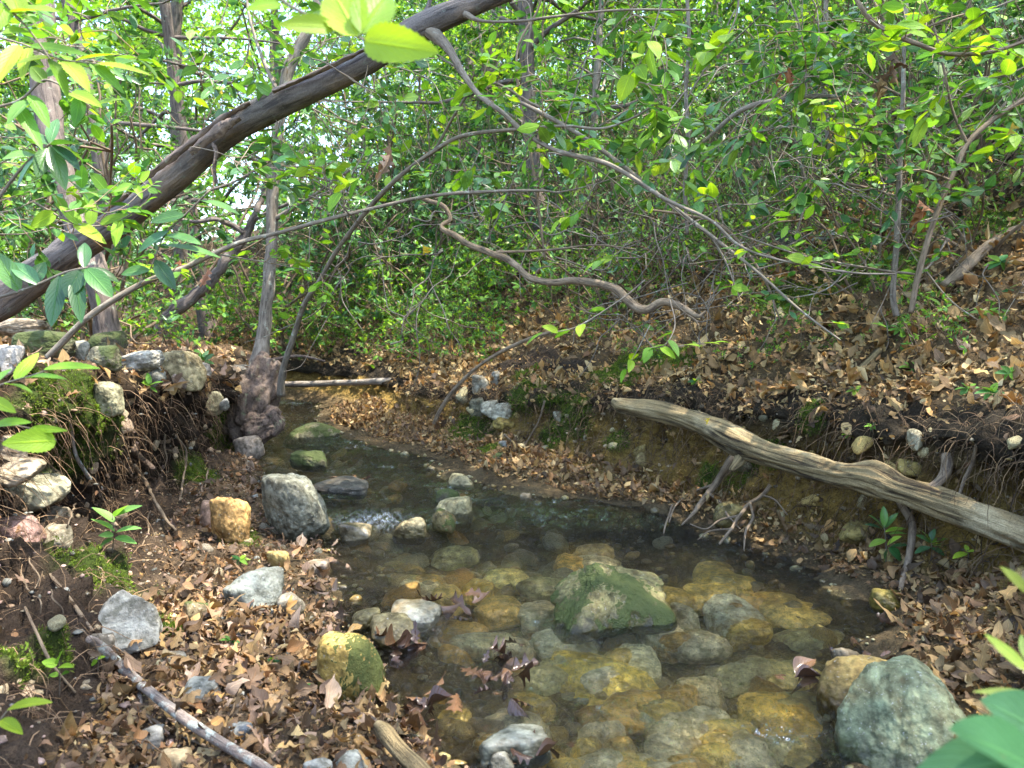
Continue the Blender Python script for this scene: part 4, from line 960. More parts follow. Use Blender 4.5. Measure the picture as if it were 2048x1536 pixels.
scatter_stones(2.6, 4.0, 25, (.02, .06), [GREY, TANR, PALE, OLIVE], M_ROCKL, 'stone', 'small stone lying on the left bank top', 'small stones on the left bank top', ymin=1.6)
scatter_stones(8.5, 10.6, 190, (.03, .075), [(.40, .28, .07), (.44, .33, .12), (.34, .30, .15), (.40, .23, .05), (.26, .22, .11), (.42, .37, .20)], M_ROCKW, 'cobble', 'rounded brown cobble under the shallow stream water', 'cobbles on the stream bed', ymax=5)
# gravel: what nobody could count
def gravel(name, lo, hi, n, size, tints, mat, **kw):
    P, Nn, _ = spots(lo, hi, n, **kw)
    p0, f0 = ico(1)
    mb = MB()
    s_ = size[0] * (size[1] / size[0]) ** (rng.random(n) ** 2)
    T = np.array(tints)[rng.integers(0, len(tints), n)] * rng.uniform(.35, .8, (n, 1))
    A = rng.normal(size=(n, 3)) * .25 + 1
    defo = 1 + .22 * rng.normal(size=(n, len(p0), 1)) * .6
    v = P[:, None] + p0[None] * defo * (s_[:, None] * A * [1, .9, .65])[:, None]
    ff = (np.arange(n)[:, None, None] * len(p0) + f0[None]).reshape(-1, 3)
    mb.add(v.reshape(-1, 3), [ff], np.repeat(T, len(p0), 0))
    return tag(mb.build(name, mat), 'loose small gravel', 'gravel', kind='stuff')
gravel('gravel', 4.2, 8.2, 3000, (.003, .012), [TANR, GREY, (.3, .2, .13), PINK], M_ROCK)
gravel('gravel', 11.6, 15.0, 2200, (.003, .013), [(.40, .28, .09), (.3, .2, .08), TANR], M_ROCK)
gravel('gravel', 8.0, 11.1, 3000, (.005, .022), [(.40, .28, .09), (.3, .25, .1), (.40, .36, .2), (.2, .16, .08)], M_ROCKW, ymax=7)

# ------------------------------------------------------------------ roots, moss, leaf litter
def root(label, pts, mat=M_ROOT, extra=(), Y=None):
    q = []
    for (a, b, w_, dy) in pts:
        p, _ = hit(a, b); q.append((a, b, max(1.2, (Y or p[1]) - dy), w_))
    log('root', label, q, mat, 'root', 10, .25, seed=pts[0][0] * .07, extra=[[(a, b, max(1.2, (Y or hit(a, b)[0][1]) - dy), w_) for a, b, w_, dy in e] for e in extra], pn='rootlet', jit=.006)
root('forked grey root dropping from the log stub to the water', [(1476, 908, 20.8, .10), (1455, 930, 19.2, .10), (1438, 958, 16.8, .08), (1415, 985, 15.2, .07), (1398, 1012, 12.8, .06), (1378, 1036, 8.8, .05), (1362, 1052, 4.8, .03)], M_ROOT, extra=[[(1440, 955, 11.2, .08), (1462, 938, 9.6, .09), (1468, 905, 7.2, .1)], [(1414, 985, 11.2, .07), (1440, 1004, 8.0, .08), (1455, 1030, 5.6, .07), (1480, 1058, 4.0, .05)], [(1425, 970, 8.8, .07), (1385, 985, 6.4, .06), (1352, 1010, 4.8, .05), (1338, 1045, 3.2, .04)]])
root('branching root sprawling over the right waterline', [(1540, 972, 10.4, .08), (1522, 992, 12.0, .08), (1496, 1008, 12.0, .08), (1478, 1030, 11.2, .08), (1462, 1058, 8.8, .07), (1440, 1088, 6.4, .05)], M_ROOT, extra=[[(1500, 1005, 8.8, .08), (1506, 1035, 8.0, .08), (1492, 1062, 7.2, .06), (1488, 1098, 4.8, .04)], [(1476, 1032, 8.0, .08), (1440, 1040, 6.4, .07), (1412, 1058, 4.8, .06), (1380, 1048, 3.2, .04)], [(1462, 1058, 6.4, .07), (1420, 1062, 4.8, .06), (1395, 1080, 3.2, .04)], [(1525, 990, 7.2, .08), (1550, 1000, 5.6, .07), (1575, 1030, 4.0, .05)]])
root('stout pale root bending out of the hollow behind the log', [(1896, 908, 26, .0), (1893, 940, 28, .06), (1870, 968, 26, .1), (1846, 985, 18, .12)])
root('thin straight root hanging at the right edge behind the log', [(1953, 890, 10, .0), (1945, 930, 11, .05), (1930, 965, 10, .08), (1921, 992, 8, .1)])
root('thick root running down behind the laurel seedling', [(1800, 1000, 24, .0), (1822, 1035, 24, .05), (1826, 1080, 20, .06), (1815, 1130, 16, .05), (1800, 1180, 12, .04)])
root('fine pale root below the golden boulder clay on the right', [(1345, 1010, 7, .02), (1335, 1040, 6, .05), (1328, 1070, 5, .05)])
root('long hanging root in the middle right bank', [(1090, 800, 5, .02), (1078, 840, 5, .05), (1055, 880, 5, .06), (1040, 890, 4, .06)])
root('curled root low in the right bank by the mossy stone', [(1010, 868, 7, .02), (1022, 880, 7, .05), (1030, 892, 6, .05)])
root('pale twisting root down the middle of the left bank', [(268, 930, 10, .02), (290, 960, 10, .05), (310, 1000, 9, .06), (330, 1040, 8, .05), (350, 1062, 6, .04)])
root('thin root dangling over the dark hollow of the left bank', [(360, 1000, 6, .02), (368, 950, 6, .04), (372, 905, 6, .04), (350, 870, 5, .03)])
root('brown broken root end jutting from the left bank', [(265, 895, 20, .0), (285, 918, 19, .06), (305, 938, 16, .12)], M_BURL)
root('stubby root on the left bank under the cobbles', [(460, 870, 9, .0), (485, 905, 9, .05), (497, 940, 7, .05)])
for j, (a, b, L_) in enumerate(((150, 1010, 80), (60, 1110, 70), (40, 1140, 90), (100, 1180, 60), (330, 870, 70), (230, 900, 60), (420, 930, 60), (300, 1020, 70))):
    dx = rng.uniform(-25, 35)
    root('long thin rootlet straggling down the left bank face', [(a, b, 4, .02), (a + dx * .4, b + L_ * .33, 5, .06), (a + dx * 1.1 + 8, b + L_ * .66, 4, .05), (a + dx * 1.5, b + L_, 3, .03)])
    bpy.context.scene.collection.objects[-1]['group'] = 'rootlets straggling down the left bank'
def fine_roots(lo, hi, n, L, r0, cols, ymax=5.5):
    P, Nn, _ = spots(lo, hi, n, ymax=ymax)
    mb = MB()
    for p, n_ in zip(P, Nn):
        d_ = unit(n_ * .9 + rng.normal(size=3) * .6)
        pts = [p - n_ * .01]; l_ = L[0] * (L[1] / L[0]) ** rng.random() / 5
        for q in range(5):
            pts.append(pts[-1] + d_ * l_); d_ = unit(d_ + rng.normal(size=3) * .26 + np.array([0, 0, -.55]))
        tube(mb, pts, np.linspace(r0, r0 * .35, 6) * rng.uniform(.5, 1.3), 3, cols[int(rng.integers(len(cols)))], cap=False)
    tag(mb.build('fine_roots', M_ROOT), 'mat of hair-thin rootlets hanging from the bank', 'rootlets', kind='stuff')
fine_roots(3.9, 6.0, 4200, (.05, .26), .0012, [(1, .9, .8), (1.7, 1.5, 1.3), (.5, .4, .33), (.35, .28, .22)])
fine_roots(13.2, 15.7, 3600, (.05, .26), .0016, [(.7, .6, .5), (1.1, 1, .8), (.35, .3, .25)])
fine_roots(6.4, 8.0, 250, (.04, .16), .0014, [(1.2, 1, .8), (.7, .6, .5)])
fine_roots(16.0, 18.2, 700, (.06, .3), .0018, [(1.0, .85, .7), (1.5, 1.3, 1.0), (.6, .5, .4)], 7)

def moss_tufts(n):
    P, Nn, _ = spots(2, 19, n, mask=moss ** 1.5, ymax=8)
    q = P + Nn * .002
    ax = unit(Nn + rng.normal(size=(n, 3)) * .55 + [0, 0, .3])
    clump = (fbm(P * 28, 2, seed=51) + 1) / 2
    L_ = (.003 + .006 * clump) * rng.uniform(.6, 1.4, n)
    mb = MB()
    add_leaves(mb, q, ax, rng.normal(size=(n, 3)), L_, L_ * .42, pal([(.10, .17, .02), (.16, .24, .025), (.065, .11, .015), (.20, .27, .04), (.12, .13, .03)], n, .25), T_FAR, .4)
    tag(mb.build('moss', M_MOSS), 'soft green moss cushions on the banks', 'moss', kind='stuff')
moss_tufts(170000)

# leaf litter
LIT = []
def litter(lo, hi, n, size, cols, tmpl=T_OAKS, mask=None, ymin=.9, ymax=6, lift=.010, tilt=.22, ratio=.55):
    P, Nn, idx = spots(lo, hi, n, ymin, ymax, mask)
    nr = unit(Nn + rng.normal(size=(n, 3)) * tilt)
    ax = rng.normal(size=(n, 3))
    L_ = size[0] * (size[1] / size[0]) ** (rng.random(n) ** 1.8)
    LIT.append(dict(P=P + Nn * (lift * rng.random((n, 1)) + .004), ax=ax, nr=nr, L=L_, W=L_ * ratio * rng.uniform(.7, 1.2, n), col=pal(cols, n, .28), curl=rng.normal(0, .45, n), c2=rng.normal(0, .45, n), tw=rng.normal(0, .9, n), t=np.full(n, 0)))
nomoss = 1 - .8 * moss
nohum = nomoss * (1 - .93 * np.clip(hum * 1.3, 0, 1))
litter(15.6, 18.0, 29000, (.018, .10), TAN + TAN + TAN + BROWN, mask=nohum, ymax=9)
litter(18.0, 19.4, 4200, (.04, .14), TAN + BROWN, mask=nohum, ymax=14)
litter(11.4, 13.2, 12500, (.012, .07), TAN + BROWN + BROWN, mask=nomoss)
litter(14.9, 16.4, 2600, (.014, .075), TAN + TAN + BROWN, ymin=2.6)
litter(13.2, 15.6, 500, (.015, .06), BROWN + TAN, mask=nomoss)
litter(6.3, 8.1, 2600, (.012, .06), PINKB + BROWN + BROWN, mask=nomoss, ymin=1.9)
litter(6.0, 8.1, 6200, (.010, .068), PINKB + BROWN + BROWN + TAN, mask=nomoss, ymax=2.2)
litter(2.0, 4.2, 3800, (.02, .10), PINKB + BROWN + TAN, mask=nomoss)
litter(4.2, 6.2, 420, (.012, .05), BROWN + PINKB, mask=nomoss)
litter(6.0, 8.1, 6000, (.004, .016), BROWN + PINKB + TAN, tmpl=T_OVAL, ymax=4, tilt=.5)
litter(11.2, 13.4, 5000, (.004, .016), BROWN + TAN, ymax=5, tilt=.5)
litter(15.4, 18.0, 7000, (.005, .02), BROWN + TAN, mask=nomoss, ymax=6, tilt=.5)
litter(1.0, 2.2, 2500, (.05, .14), TAN + BROWN, ymax=15)
A = {k_: np.concatenate([l_[k_] for l_ in LIT]) for k_ in LIT[0]}
lx, ly, lz = project(A['P'])
scr = A['L'] / np.maximum(lz, .3) * F * ((lx > 0) & (lx < 2048) & (ly > 0) & (ly < 1536))
order = np.argsort(-scr)
hero, rest = order[:230], order[230:]
mb = MB()
for T_, q_ in ((T_OAKS, rest[0::3]), (T_OVAL, np.concatenate([rest[1::3], rest[2::3]]))):
    add_leaves(mb, A['P'][q_], A['ax'][q_], A['nr'][q_], A['L'][q_] * (1 if T_ is T_OAKS else .8), A['W'][q_], A['col'][q_], T_, A['curl'][q_], A['c2'][q_], A['tw'][q_])
mb.v = [v_ + .0045 * np.stack([vnoise(v_ * 75 + 31 * s_) for s_ in (1, 2, 3)], 1) for v_ in mb.v]
tag(mb.build('leaf_litter', M_DEAD), 'brown dead leaf litter covering the banks', 'leaf litter', kind='stuff')
T_HOLE = oak(22, 3.2, .30)
T_SMALL = leaf_template(np.linspace(0, 1, 12), np.concatenate([[.02], np.sin(np.pi * np.linspace(.1, .95, 10) ** .8) * .48, [0]]), 5, 0)
for i in hero:
    T_ = (T_OAK, T_HOLE, T_SMALL)[int(rng.integers(3))]
    mb = MB(); add_leaves(mb, np.zeros((1, 3)), A['ax'][i], A['nr'][i], A['L'][i], A['W'][i] * 1.1, A['col'][i], T_, A['curl'][i] * .8, A['c2'][i] * .9, A['tw'][i])
    v = mb.v[0]; mb.v[0] = v + .006 * np.stack([fbm(v * 40 + i, 2, seed=s_) for s_ in (1, 2, 3)], 1)
    o = mb.build('fallen_leaf', M_DEAD); o.location = A['P'][i] + np.array([0, 0, .008])
    right = A['P'][i][0] > (np.interp(A['P'][i][1], KY, K_WL) + np.interp(A['P'][i][1], KY, K_WR)) / 2
    lum = A['col'][i].sum()
    tone = 'pale tan' if lum > .85 else 'mid brown' if lum > .5 else 'dark brown'
    tag(o, f"curled {tone} dead leaf in the litter of the {'right' if right else 'left'} bank", 'fallen leaf', f"{tone} leaves fallen on the {'right' if right else 'left'} bank")
# wet leaves caught in the water
def wet_leaf(px, py, L_, label, group, col=None, z=.006, mat=None, tilt=.35):
    p, _ = hit(px, py, True)
    mb = MB(); add_leaves(mb, np.zeros((1, 3)), rng.normal(size=(1, 3)) * [1, 1, .25], np.array([[0, 0, 1.0]]) + rng.normal(size=(1, 3)) * tilt, L_, L_ * .62, pal(WETB, 1) if col is None else col, (T_OAK, T_HOLE, T_SMALL)[int(rng.integers(3))], rng.normal(0, .4), rng.normal(0, .5), rng.normal(0, .8))
    o = mb.build('wet_leaf', mat or M_WET); o.location = p + np.array([0, 0, z + rng.random() * .012])
    tag(o, label, 'leaf', group)
for (cx_, cy_, sx, sy, n_, lb) in ((985, 1365, 45, 40, 13, 'dark wet leaf piled in the midstream clump below the mossy boulder'), (1000, 1315, 40, 16, 7, 'soaked leaf snagged just above the midstream clump'), (900, 1215, 60, 18, 9, 'wet leaf caught behind the oblong tan stone'), (830, 1300, 45, 25, 10, 'soaked brown leaf heaped right of the round golden boulder'), (830, 1430, 70, 40, 12, 'wet leaf at the waterline near the rotten stick'), (1060, 1520, 50, 20, 6, 'red-brown soaked leaf at the bottom edge by the white stone'),
        (1750, 1330, 70, 40, 16, 'dark wet leaf drifted against the right-hand boulders'), (1880, 1270, 80, 40, 18, 'glossy soaked leaf on the right muddy shore'), (1880, 1370, 90, 30, 16, 'wet brown leaf behind the big grey-green boulder'), (590, 1075, 50, 22, 16, 'pinkish wet leaf drifted below the blocky olive boulder'), (640, 1120, 40, 25, 10, 'damp leaf at the left riffle edge'), (1060, 1050, 80, 12, 9, 'wet leaf washed on the far right shore'), (1590, 1370, 70, 16, 7, 'reddish soaked leaf snagged beside the golden boulder'), (690, 965, 40, 8, 5, 'dark leaf stuck on the low upstream rock')):
    for _ in range(n_):
        wet_leaf(cx_ + rng.normal() * sx * .6, cy_ + rng.normal() * sy * .6, rng.uniform(.035, .085), lb, lb.split(' ', 1)[0] + ' leaves ' + lb.split(' leaf ')[1], pal(PINKB, 1) * .75 if 'pinkish' in lb or 'damp' in lb else None)

# ------------------------------------------------------------------ shrubs, trees and the wood behind
def crooked(p0, dr, L, n, wig, up=.0):
    pts = [np.asarray(p0, float)]; d_ = unit(np.asarray(dr, float))
    for _ in range(n):
        d_ = unit(d_ + rng.normal(size=3) * wig + np.array([0, 0, up]))
        pts.append(pts[-1] + d_ * L / n)
    return np.array(pts)
BARK_T = (.75, .65, .55)
def make_laurel(h, spread, nstem, leaves, lL, cols, ratio=.36, tmpl=T_MID):
    """crooked stems, whorls of leaves at the twig ends"""
    stems, ml = MB(), MB()
    tips = []
    for i in range(nstem):
        a = i * 2.4 + rng.uniform(-.5, .5)
        d_ = np.array([math.cos(a) * spread, math.sin(a) * spread, 1.0])
        P = crooked((math.cos(a) * .08, math.sin(a) * .08, -.08), d_, h * rng.uniform(.8, 1.2), 8, .22, .06)
        tube(stems, smooth_path(P, 3), np.linspace(.014, .005, 25) * h / 1.8, 6, BARK_T, .15)
        for _ in range(5):
            j = int(rng.integers(2, 8))
            Q = crooked(P[j], unit(P[min(j + 1, 8)] - P[j - 1]) + rng.normal(size=3) * .8, h * rng.uniform(.2, .45), 5, .28, .05)
            tube(stems, Q, np.linspace(.006, .003, 6) * h / 1.8, 4, BARK_T, 0, cap=False)
            tips.append((Q[-1], unit(Q[-1] - Q[-2]))); tips.append((Q[3], unit(Q[3] - Q[2] + rng.normal(size=3) * .6)))
        tips.append((P[-1], unit(P[-1] - P[-2])))
    nl = leaves // len(tips) // 2
    for p, t in tips:
        for _ in range(2):
            sprig(ml, ml, p, t + rng.normal(size=3) * .7 + [0, 0, .2], h * rng.uniform(.06, .16), nl, lL, cols, tmpl, .0016, .3, .5, ratio, .2, whorl=1, sides=3)
    return stems, ml
def make_tree(h, r, c0, nlimb, leaves, lL, cols, reach=.3, tmpl=T_FAR, ratio=.62, lean_=.05, droop=0.0, needle=False, clump=.22):
    tk, cr = MB(), MB()
    P = crooked((0, 0, -.15), (rng.normal() * lean_, rng.normal() * lean_, 1), h, 14, .045, .03)
    Ps = smooth_path(P, 3); n = len(Ps)
    rad = r * (np.linspace(1, .12, n) ** .85) * (1 + .45 * np.exp(-np.linspace(0, 18, n)))
    tube(tk, Ps, rad, 10, (1, 1, 1), .1, 9, .03, seed=h)
    per = max(3, leaves // (nlimb * 4))
    for i in range(nlimb):
        t = c0 + (1 - c0) * (i + rng.random()) / nlimb
        j = min(int(t * (n - 1)), n - 2)
        a = i * 2.4 + rng.uniform(-.4, .4)
        el = rng.uniform(-.05, .75) - droop
        Lb = h * reach * (1.15 - .75 * (t - c0) / (1 - c0)) * rng.uniform(.7, 1.25)
        Q = crooked(Ps[j], (math.cos(a), math.sin(a), el), Lb, 7, .14, .02)
        tube(tk, Q, np.linspace(max(rad[j] * .38, .008), .004, 8), 5, (1, 1, 1), 0, cap=False)
        for m_ in range(4):
            q0 = Q[int(rng.integers(2, 8))]
            dd = unit(np.array([math.cos(a), math.sin(a), .1]) + rng.normal(size=3) * [.7, .7, .3])
            L2 = Lb * rng.uniform(.25, .5)
            Q2 = crooked(q0, dd, L2, 4, .2)
            tube(tk, Q2, np.linspace(.007, .003, 5), 3, (1, 1, 1), 0, cap=False)
            k_ = int(per * rng.uniform(.6, 1.4))
            s_ = rng.uniform(0, 4, k_); i0 = np.minimum(s_.astype(int), 3)
            pos = Q2[i0] + (Q2[i0 + 1] - Q2[i0]) * (s_ - i0)[:, None]
            if needle:
                T_ = unit(Q2[i0 + 1] - Q2[i0])
                ax = T_ * .7 + rng.normal(size=(k_, 3)) * [.6, .6, .35]
                add_leaves(cr, pos + rng.normal(size=(k_, 3)) * .05 * [1, 1, .4], ax, rng.normal(size=(k_, 3)), lL * rng.uniform(.7, 1.2, k_), lL * ratio, pal(cols, k_), T_NEEDLE)
            else:
                pos = pos + rng.normal(size=(k_, 3)) * np.array([1, 1, .45]) * clump * min(L2, 1.2)
                ax = rng.normal(size=(k_, 3)) + [0, 0, -.25]
                nr = np.array([0, 0, 1.0]) + rng.normal(size=(k_, 3)) * .55
                ll = lL * rng.uniform(.6, 1.2, k_)
                add_leaves(cr, pos, ax, nr, ll, ll * ratio, pal(cols, k_), tmpl, .2)
    return tk, cr
def proto(kind, label, cat, group, parts, loc=(0, 0, -60)):
    o = empty(kind, loc, label, cat, group)
    for nm, mb_, m_ in parts: mb_.build(nm, m_, o)
    return o
class Kind:
    """first use moves the original, every later use is a copy"""
    def __init__(s, make, n): s.make, s.n, s.pool, s.used = make, n, [], 0
    def place(s, x, y, rz=None, sc=1.0, z=None, label=None, tilt=(0, 0), which=None, group=None):
        z = gz(x, y) - .02 if z is None else z
        rz = rng.uniform(0, 6.28) if rz is None else rz
        k_ = int(rng.integers(s.n)) if which is None else which
        while len(s.pool) <= k_: s.pool.append([None, False])
        if s.pool[k_][0] is None:
            o = s.pool[k_][0] = s.make(k_)
            o.location = (x, y, z); o.rotation_euler = (tilt[0], tilt[1], rz); o.scale = (sc,) * 3
            if label: o['label'] = label
        else:
            o = copy_tree(s.pool[k_][0], (x, y, z), rz, sc, label, tilt)
        if group: o['group'] = group
        return o
laurel = Kind(lambda k_: proto('laurel_shrub', 'dark evergreen laurel shrub in the thicket on the right hillside', 'shrub', 'laurels on the right hillside',
    (lambda t: [('stem', t[0], M_TWIG), ('foliage', t[1], M_GLOSS)])(make_laurel(rng.uniform(1.5, 2.1), .6, 8, 2300, rng.choice([.052, .062, .074]), LAUREL + GREEN + FRESH[:1]))), 5)
low = Kind(lambda k_: proto('low_shrub', 'low light-green leafy shrub on the ground beyond the stream', 'shrub', 'low shrubs beyond the stream',
    (lambda t: [('stem', t[0], M_TWIG), ('foliage', t[1], M_LEAF)])(make_laurel(.6, .9, 7, 800, .042, GREEN + FRESH, .42))), 4)
under = Kind(lambda k_: proto('understory_tree', 'young leafy tree of the wood behind the stream', 'tree', 'young trees in the wood',
    (lambda t: [('trunk', t[0], M_PALE), ('crown', t[1], M_FAR)])(make_tree(rng.uniform(4.5, 6), .035, .12, 28, 5200, rng.choice([.055, .066, .08]), CANOPY + GREEN, .26))), 5)
tall = Kind(lambda k_: proto('forest_tree', 'tall grey-trunked tree of the wood behind the stream', 'tree', 'tall trees in the wood',
    (lambda t: [('trunk', t[0], M_TRUNK), ('crown', t[1], M_FAR)])(make_tree(rng.uniform(12, 15), .11, .16, 36, 10500, .095, CANOPY, .22))), 5)
overhead = Kind(lambda k_: proto('forest_tree', 'tall tree on the right hillside spreading over the stream', 'tree', 'tall trees of the right hillside',
    (lambda t: [('trunk', t[0], M_TRUNK), ('crown', t[1], M_FAR)])(make_tree(11, .10, .42, 30, 7500, .11, CANOPY, .30))), 2)
hemlock = Kind(lambda k_: proto('hemlock_tree', 'hemlock with shaggy trunk and fine needle sprays', 'tree', None,
    (lambda t: [('trunk', t[0], M_TRUNK), ('crown', t[1], M_NEEDLE)])(make_tree(11, .09, .10, 44, 26000, .075, [(.06, .13, .06), (.09, .18, .08), (.05, .11, .05), (.12, .20, .09)], .20, droop=.25, ratio=.055, needle=True))), 2)

def channel(x, y, m=.35):
    if y > 6.4: m = .08
    """inside the stream cut or on the open near banks, where nothing tall grows"""
    return np.interp(y, KY, K_LL) - m < x < np.interp(y, KY, K_LR) + m
def px_of(x, y, z): 
    a, b, c = project(np.array([[x, y, z]])); return a[0], b[0]
# right hillside thicket
twiggy = Kind(lambda k_: proto('twiggy_shrub', 'tangled shrub of thin grey stems with few leaves on the right slope', 'shrub', 'tangled thin-stemmed shrubs on the right slope',
    (lambda t: [('stem', t[0], M_TWIG), ('foliage', t[1], M_GLOSS)])(make_laurel(1.25, 1.1, 9, 420, .075, LAUREL + FRESH))), 4)
def fill(kind, n, xr, yr, ok, mind, sc, **kw):
    done, tries = [], 0
    tree_ = kind in (under, tall)
    while len(done) < n and tries < n * 60:
        tries += 1
        y = yr[0] + (yr[1] - yr[0]) * rng.random(); x = rng.uniform(*xr)
        if abs(x / max(y, .1)) > .85 or channel(x, y) or not ok(x, y): continue
        if tree_ and -.42 < x / y < -.18 and y > 9 and rng.random() < .55: continue          # the light gap up the stream
        if tree_ and y < 11 and x > -4 and x < 3 and rng.random() < .5: continue
        if kind is laurel and -.40 < x / y < -.21 and y < 15 and rng.random() < .65: continue
        if any((x - a) ** 2 + (y - b) ** 2 < mind ** 2 for a, b in done): continue
        done.append((x, y)); kind.place(x, y, sc=rng.uniform(*sc), **kw)
    return done
dR = lambda x, y: x - np.interp(y, KY, K_LR)
dL = lambda x, y: np.interp(y, KY, K_LL) - x
fill(laurel, 34, (-1, 6), (4.2, 9), lambda x, y: dR(x, y) > 2.2 and x + .25 * y > 1.6, .55, (.55, .95))
fill(laurel, 34, (-5, 12), (8, 18), lambda x, y: dR(x, y) > 1.2, .9, (.9, 1.35))
fill(laurel, 22, (-12, -1.6), (5.6, 16), lambda x, y: dL(x, y) > 1.0, .8, (.8, 1.2), label='dark evergreen laurel shrub on the flat ground beyond the left bank', group='laurels beyond the left bank')
fill(laurel, 10, (-3.2, -.6), (6.8, 10.5), lambda x, y: dR(x, y) > .25, .6, (.8, 1.1), label='bushy laurel closing the view above the far bend', group='laurels above the far bend')
fill(low, 40, (-2, 2.5), (5.2, 10), lambda x, y: .4 < dR(x, y) < 4.5, .30, (.6, 1.2))
fill(low, 26, (-2.1, -.2), (5.7, 8.2), lambda x, y: dR(x, y) > .02, .2, (.45, .85), label='low bright shrub on the lip above the far bend', group='low shrubs above the far bend')
fill(low, 26, (-4.5, 0), (6.6, 11), lambda x, y: dR(x, y) > .05, .32, (.7, 1.5))
fill(low, 12, (-6, -1.8), (4.2, 9), lambda x, y: dL(x, y) > .5, .35, (.7, 1.1), label='low leafy shrub on the left bank top behind the stones', group='low shrubs on the left bank')
fill(low, 12, (1.3, 4.2), (3.6, 6), lambda x, y: dR(x, y) > 1.6, .4, (.4, .7), label='small leafy shrub sprouting from the upper right slope', group='small shrubs on the upper right slope')
fill(twiggy, 42, (.6, 6), (3.3, 8), lambda x, y: dR(x, y) > 1.2 and x + .2 * y > 1.5, .38, (.5, 1.1))
fill(low, 22, (.5, 3.2), (3.0, 6.2), lambda x, y: .45 < dR(x, y) < 2.6, .35, (.3, .55), label='small leafy shrub rooted in the leaf litter of the right slope', group='small shrubs on the right slope')
fill(under, 26, (-11, 14), (6.5, 16), lambda x, y: (dR(x, y) > 2 or dL(x, y) > 1.2), 1.1, (.8, 1.25))
fill(under, 28, (-22, 24), (15, 30), lambda x, y: True, 1.6, (1.0, 1.6))
fill(tall, 13, (-14, 16), (9, 20), lambda x, y: True, 2.0, (.8, 1.1))
fill(tall, 30, (-34, 36), (19, 46), lambda x, y: True, 2.2, (.9, 1.35))
for (px_, Y_, sc_, lb) in ((1085, 8.2, 1.0, 'hemlock with shaggy trunk standing behind the thin twigs at upper centre'), (420, 9.0, .95, 'hemlock with fine grey-green needles above the leaning trunk'), (240, 7.0, .8, 'hemlock with drooping needle sprays at the upper left')):
    p = pix(px_, 600, Y_); hemlock.place(p[0], p[1], sc=sc_, label=lb, which=0 if px_ > 500 else 1)
# trees on the hill to the right whose crowns hang over the slope and shade it
for x_, y_, sc_ in ((4.6, 3.2, .80), (5.6, 5.6, .95), (6.4, 1.4, .9), (3.6, .6, .8)):
    overhead.place(x_, y_, sc=sc_)

# the far wood, one mass
nfw = 26000
th = rng.uniform(-.75, .75, nfw); dist = rng.uniform(48, 62, nfw)
fz = rng.uniform(0, 1, nfw) ** 1.3 * 30
fp = np.stack([np.sin(th) * dist, np.cos(th) * dist, fz], 1)
keep = fbm(fp * .16, 3, seed=61) > -.25 + .30 * np.exp(-((fp[:, 0] / fp[:, 1] + .3) / .12) ** 2) * (fz > 5) - .25 * (fz < 10)
fp = fp[keep]; nn = len(fp)
mb = MB(); add_leaves(mb, fp, rng.normal(size=(nn, 3)), rng.normal(size=(nn, 3)) + [0, -.4, .6], rng.uniform(.5, 1.1, nn), rng.uniform(.3, .6, nn), pal(CANOPY, nn), T_FAR)
tag(mb.build('far_wood', M_FAR), 'hazy green mass of the wood far behind', 'woods', kind='stuff')

# ------------------------------------------------------------------ near leaves, seedlings and hanging twigs
def leaf_at(parent, base, tip, wpx, Y0, Y1, col, tmpl=T_TOOTH, mat=None, roll=0.0, curl=.12, loc=None, face=.5):
    a, b = pix(base[0], base[1], Y0), pix(tip[0], tip[1], Y1)
    ax = b - a; L_ = np.linalg.norm(ax)
    view = unit(CAM - a)
    nr = unit(np.array([0, 0, 1.0]) * (1 - face) + view * face + rng.normal(size=3) * roll)
    mb_ = MB()
    add_leaves(mb_, a[None], ax[None], nr[None], L_, wpx * mpp((Y0 + Y1) / 2), np.array(col), tmpl, curl, .1)
    return mb_.build('leaf', mat or M_LEAF, parent, loc=loc)
def twig_obj(label, stempts, leaves, cols, tmpl=T_TOOTH, mat=None, name='leafy_twig', cat='twig', smat=None, face=.5, roll=.15, group=None):
    base = pix(*stempts[0][:3])
    o = empty(name, base, label, cat, group)
    mb_ = MB(); limb(mb_, stempts, 8, 6, .1)
    mb_.build('stem', smat or M_TWIG, o, loc=base)
    for (b_, t_, w_, Y0, Y1) in leaves:
        leaf_at(o, b_, t_, w_, Y0, Y1, pal(cols, 1)[0], tmpl, mat, roll, loc=base, face=face)
    return o
BRIGHT = [(.22, .36, .025), (.17, .32, .025), (.27, .38, .03)]
twig_obj('blurred bright yellow-green leaves hanging close to the camera at top centre', [(520, -40, .78, 7), (570, 5, .78, 8), (640, 42, .77, 9), (735, 82, .76, 7)],
    [((728, 82), (866, 98), 78, .76, .72), ((715, 72), (655, -40), 92, .76, .80), ((722, 66), (780, -30), 84, .76, .8), ((668, 55), (560, 42), 44, .77, .74), ((560, 8), (492, 14), 32, .78, .76), ((700, 70), (620, 5), 70, .77, .82)], BRIGHT, T_TOOTH, face=.72)
twig_obj('sunlit green leaves on a twig at the top left corner', [(-30, -20, 1.3, 7), (30, 30, 1.3, 6), (70, 75, 1.3, 5), (100, 118, 1.3, 4)], [((25, 25), (112, 8), 44, 1.3, 1.26), ((35, 32), (72, 42), 24, 1.3, 1.3), ((10, 10), (-20, 62), 40, 1.3, 1.25), ((40, 30), (20, -30), 40, 1.3, 1.32), ((60, 65), (5, 60), 36, 1.3, 1.26)], BRIGHT + FRESH)
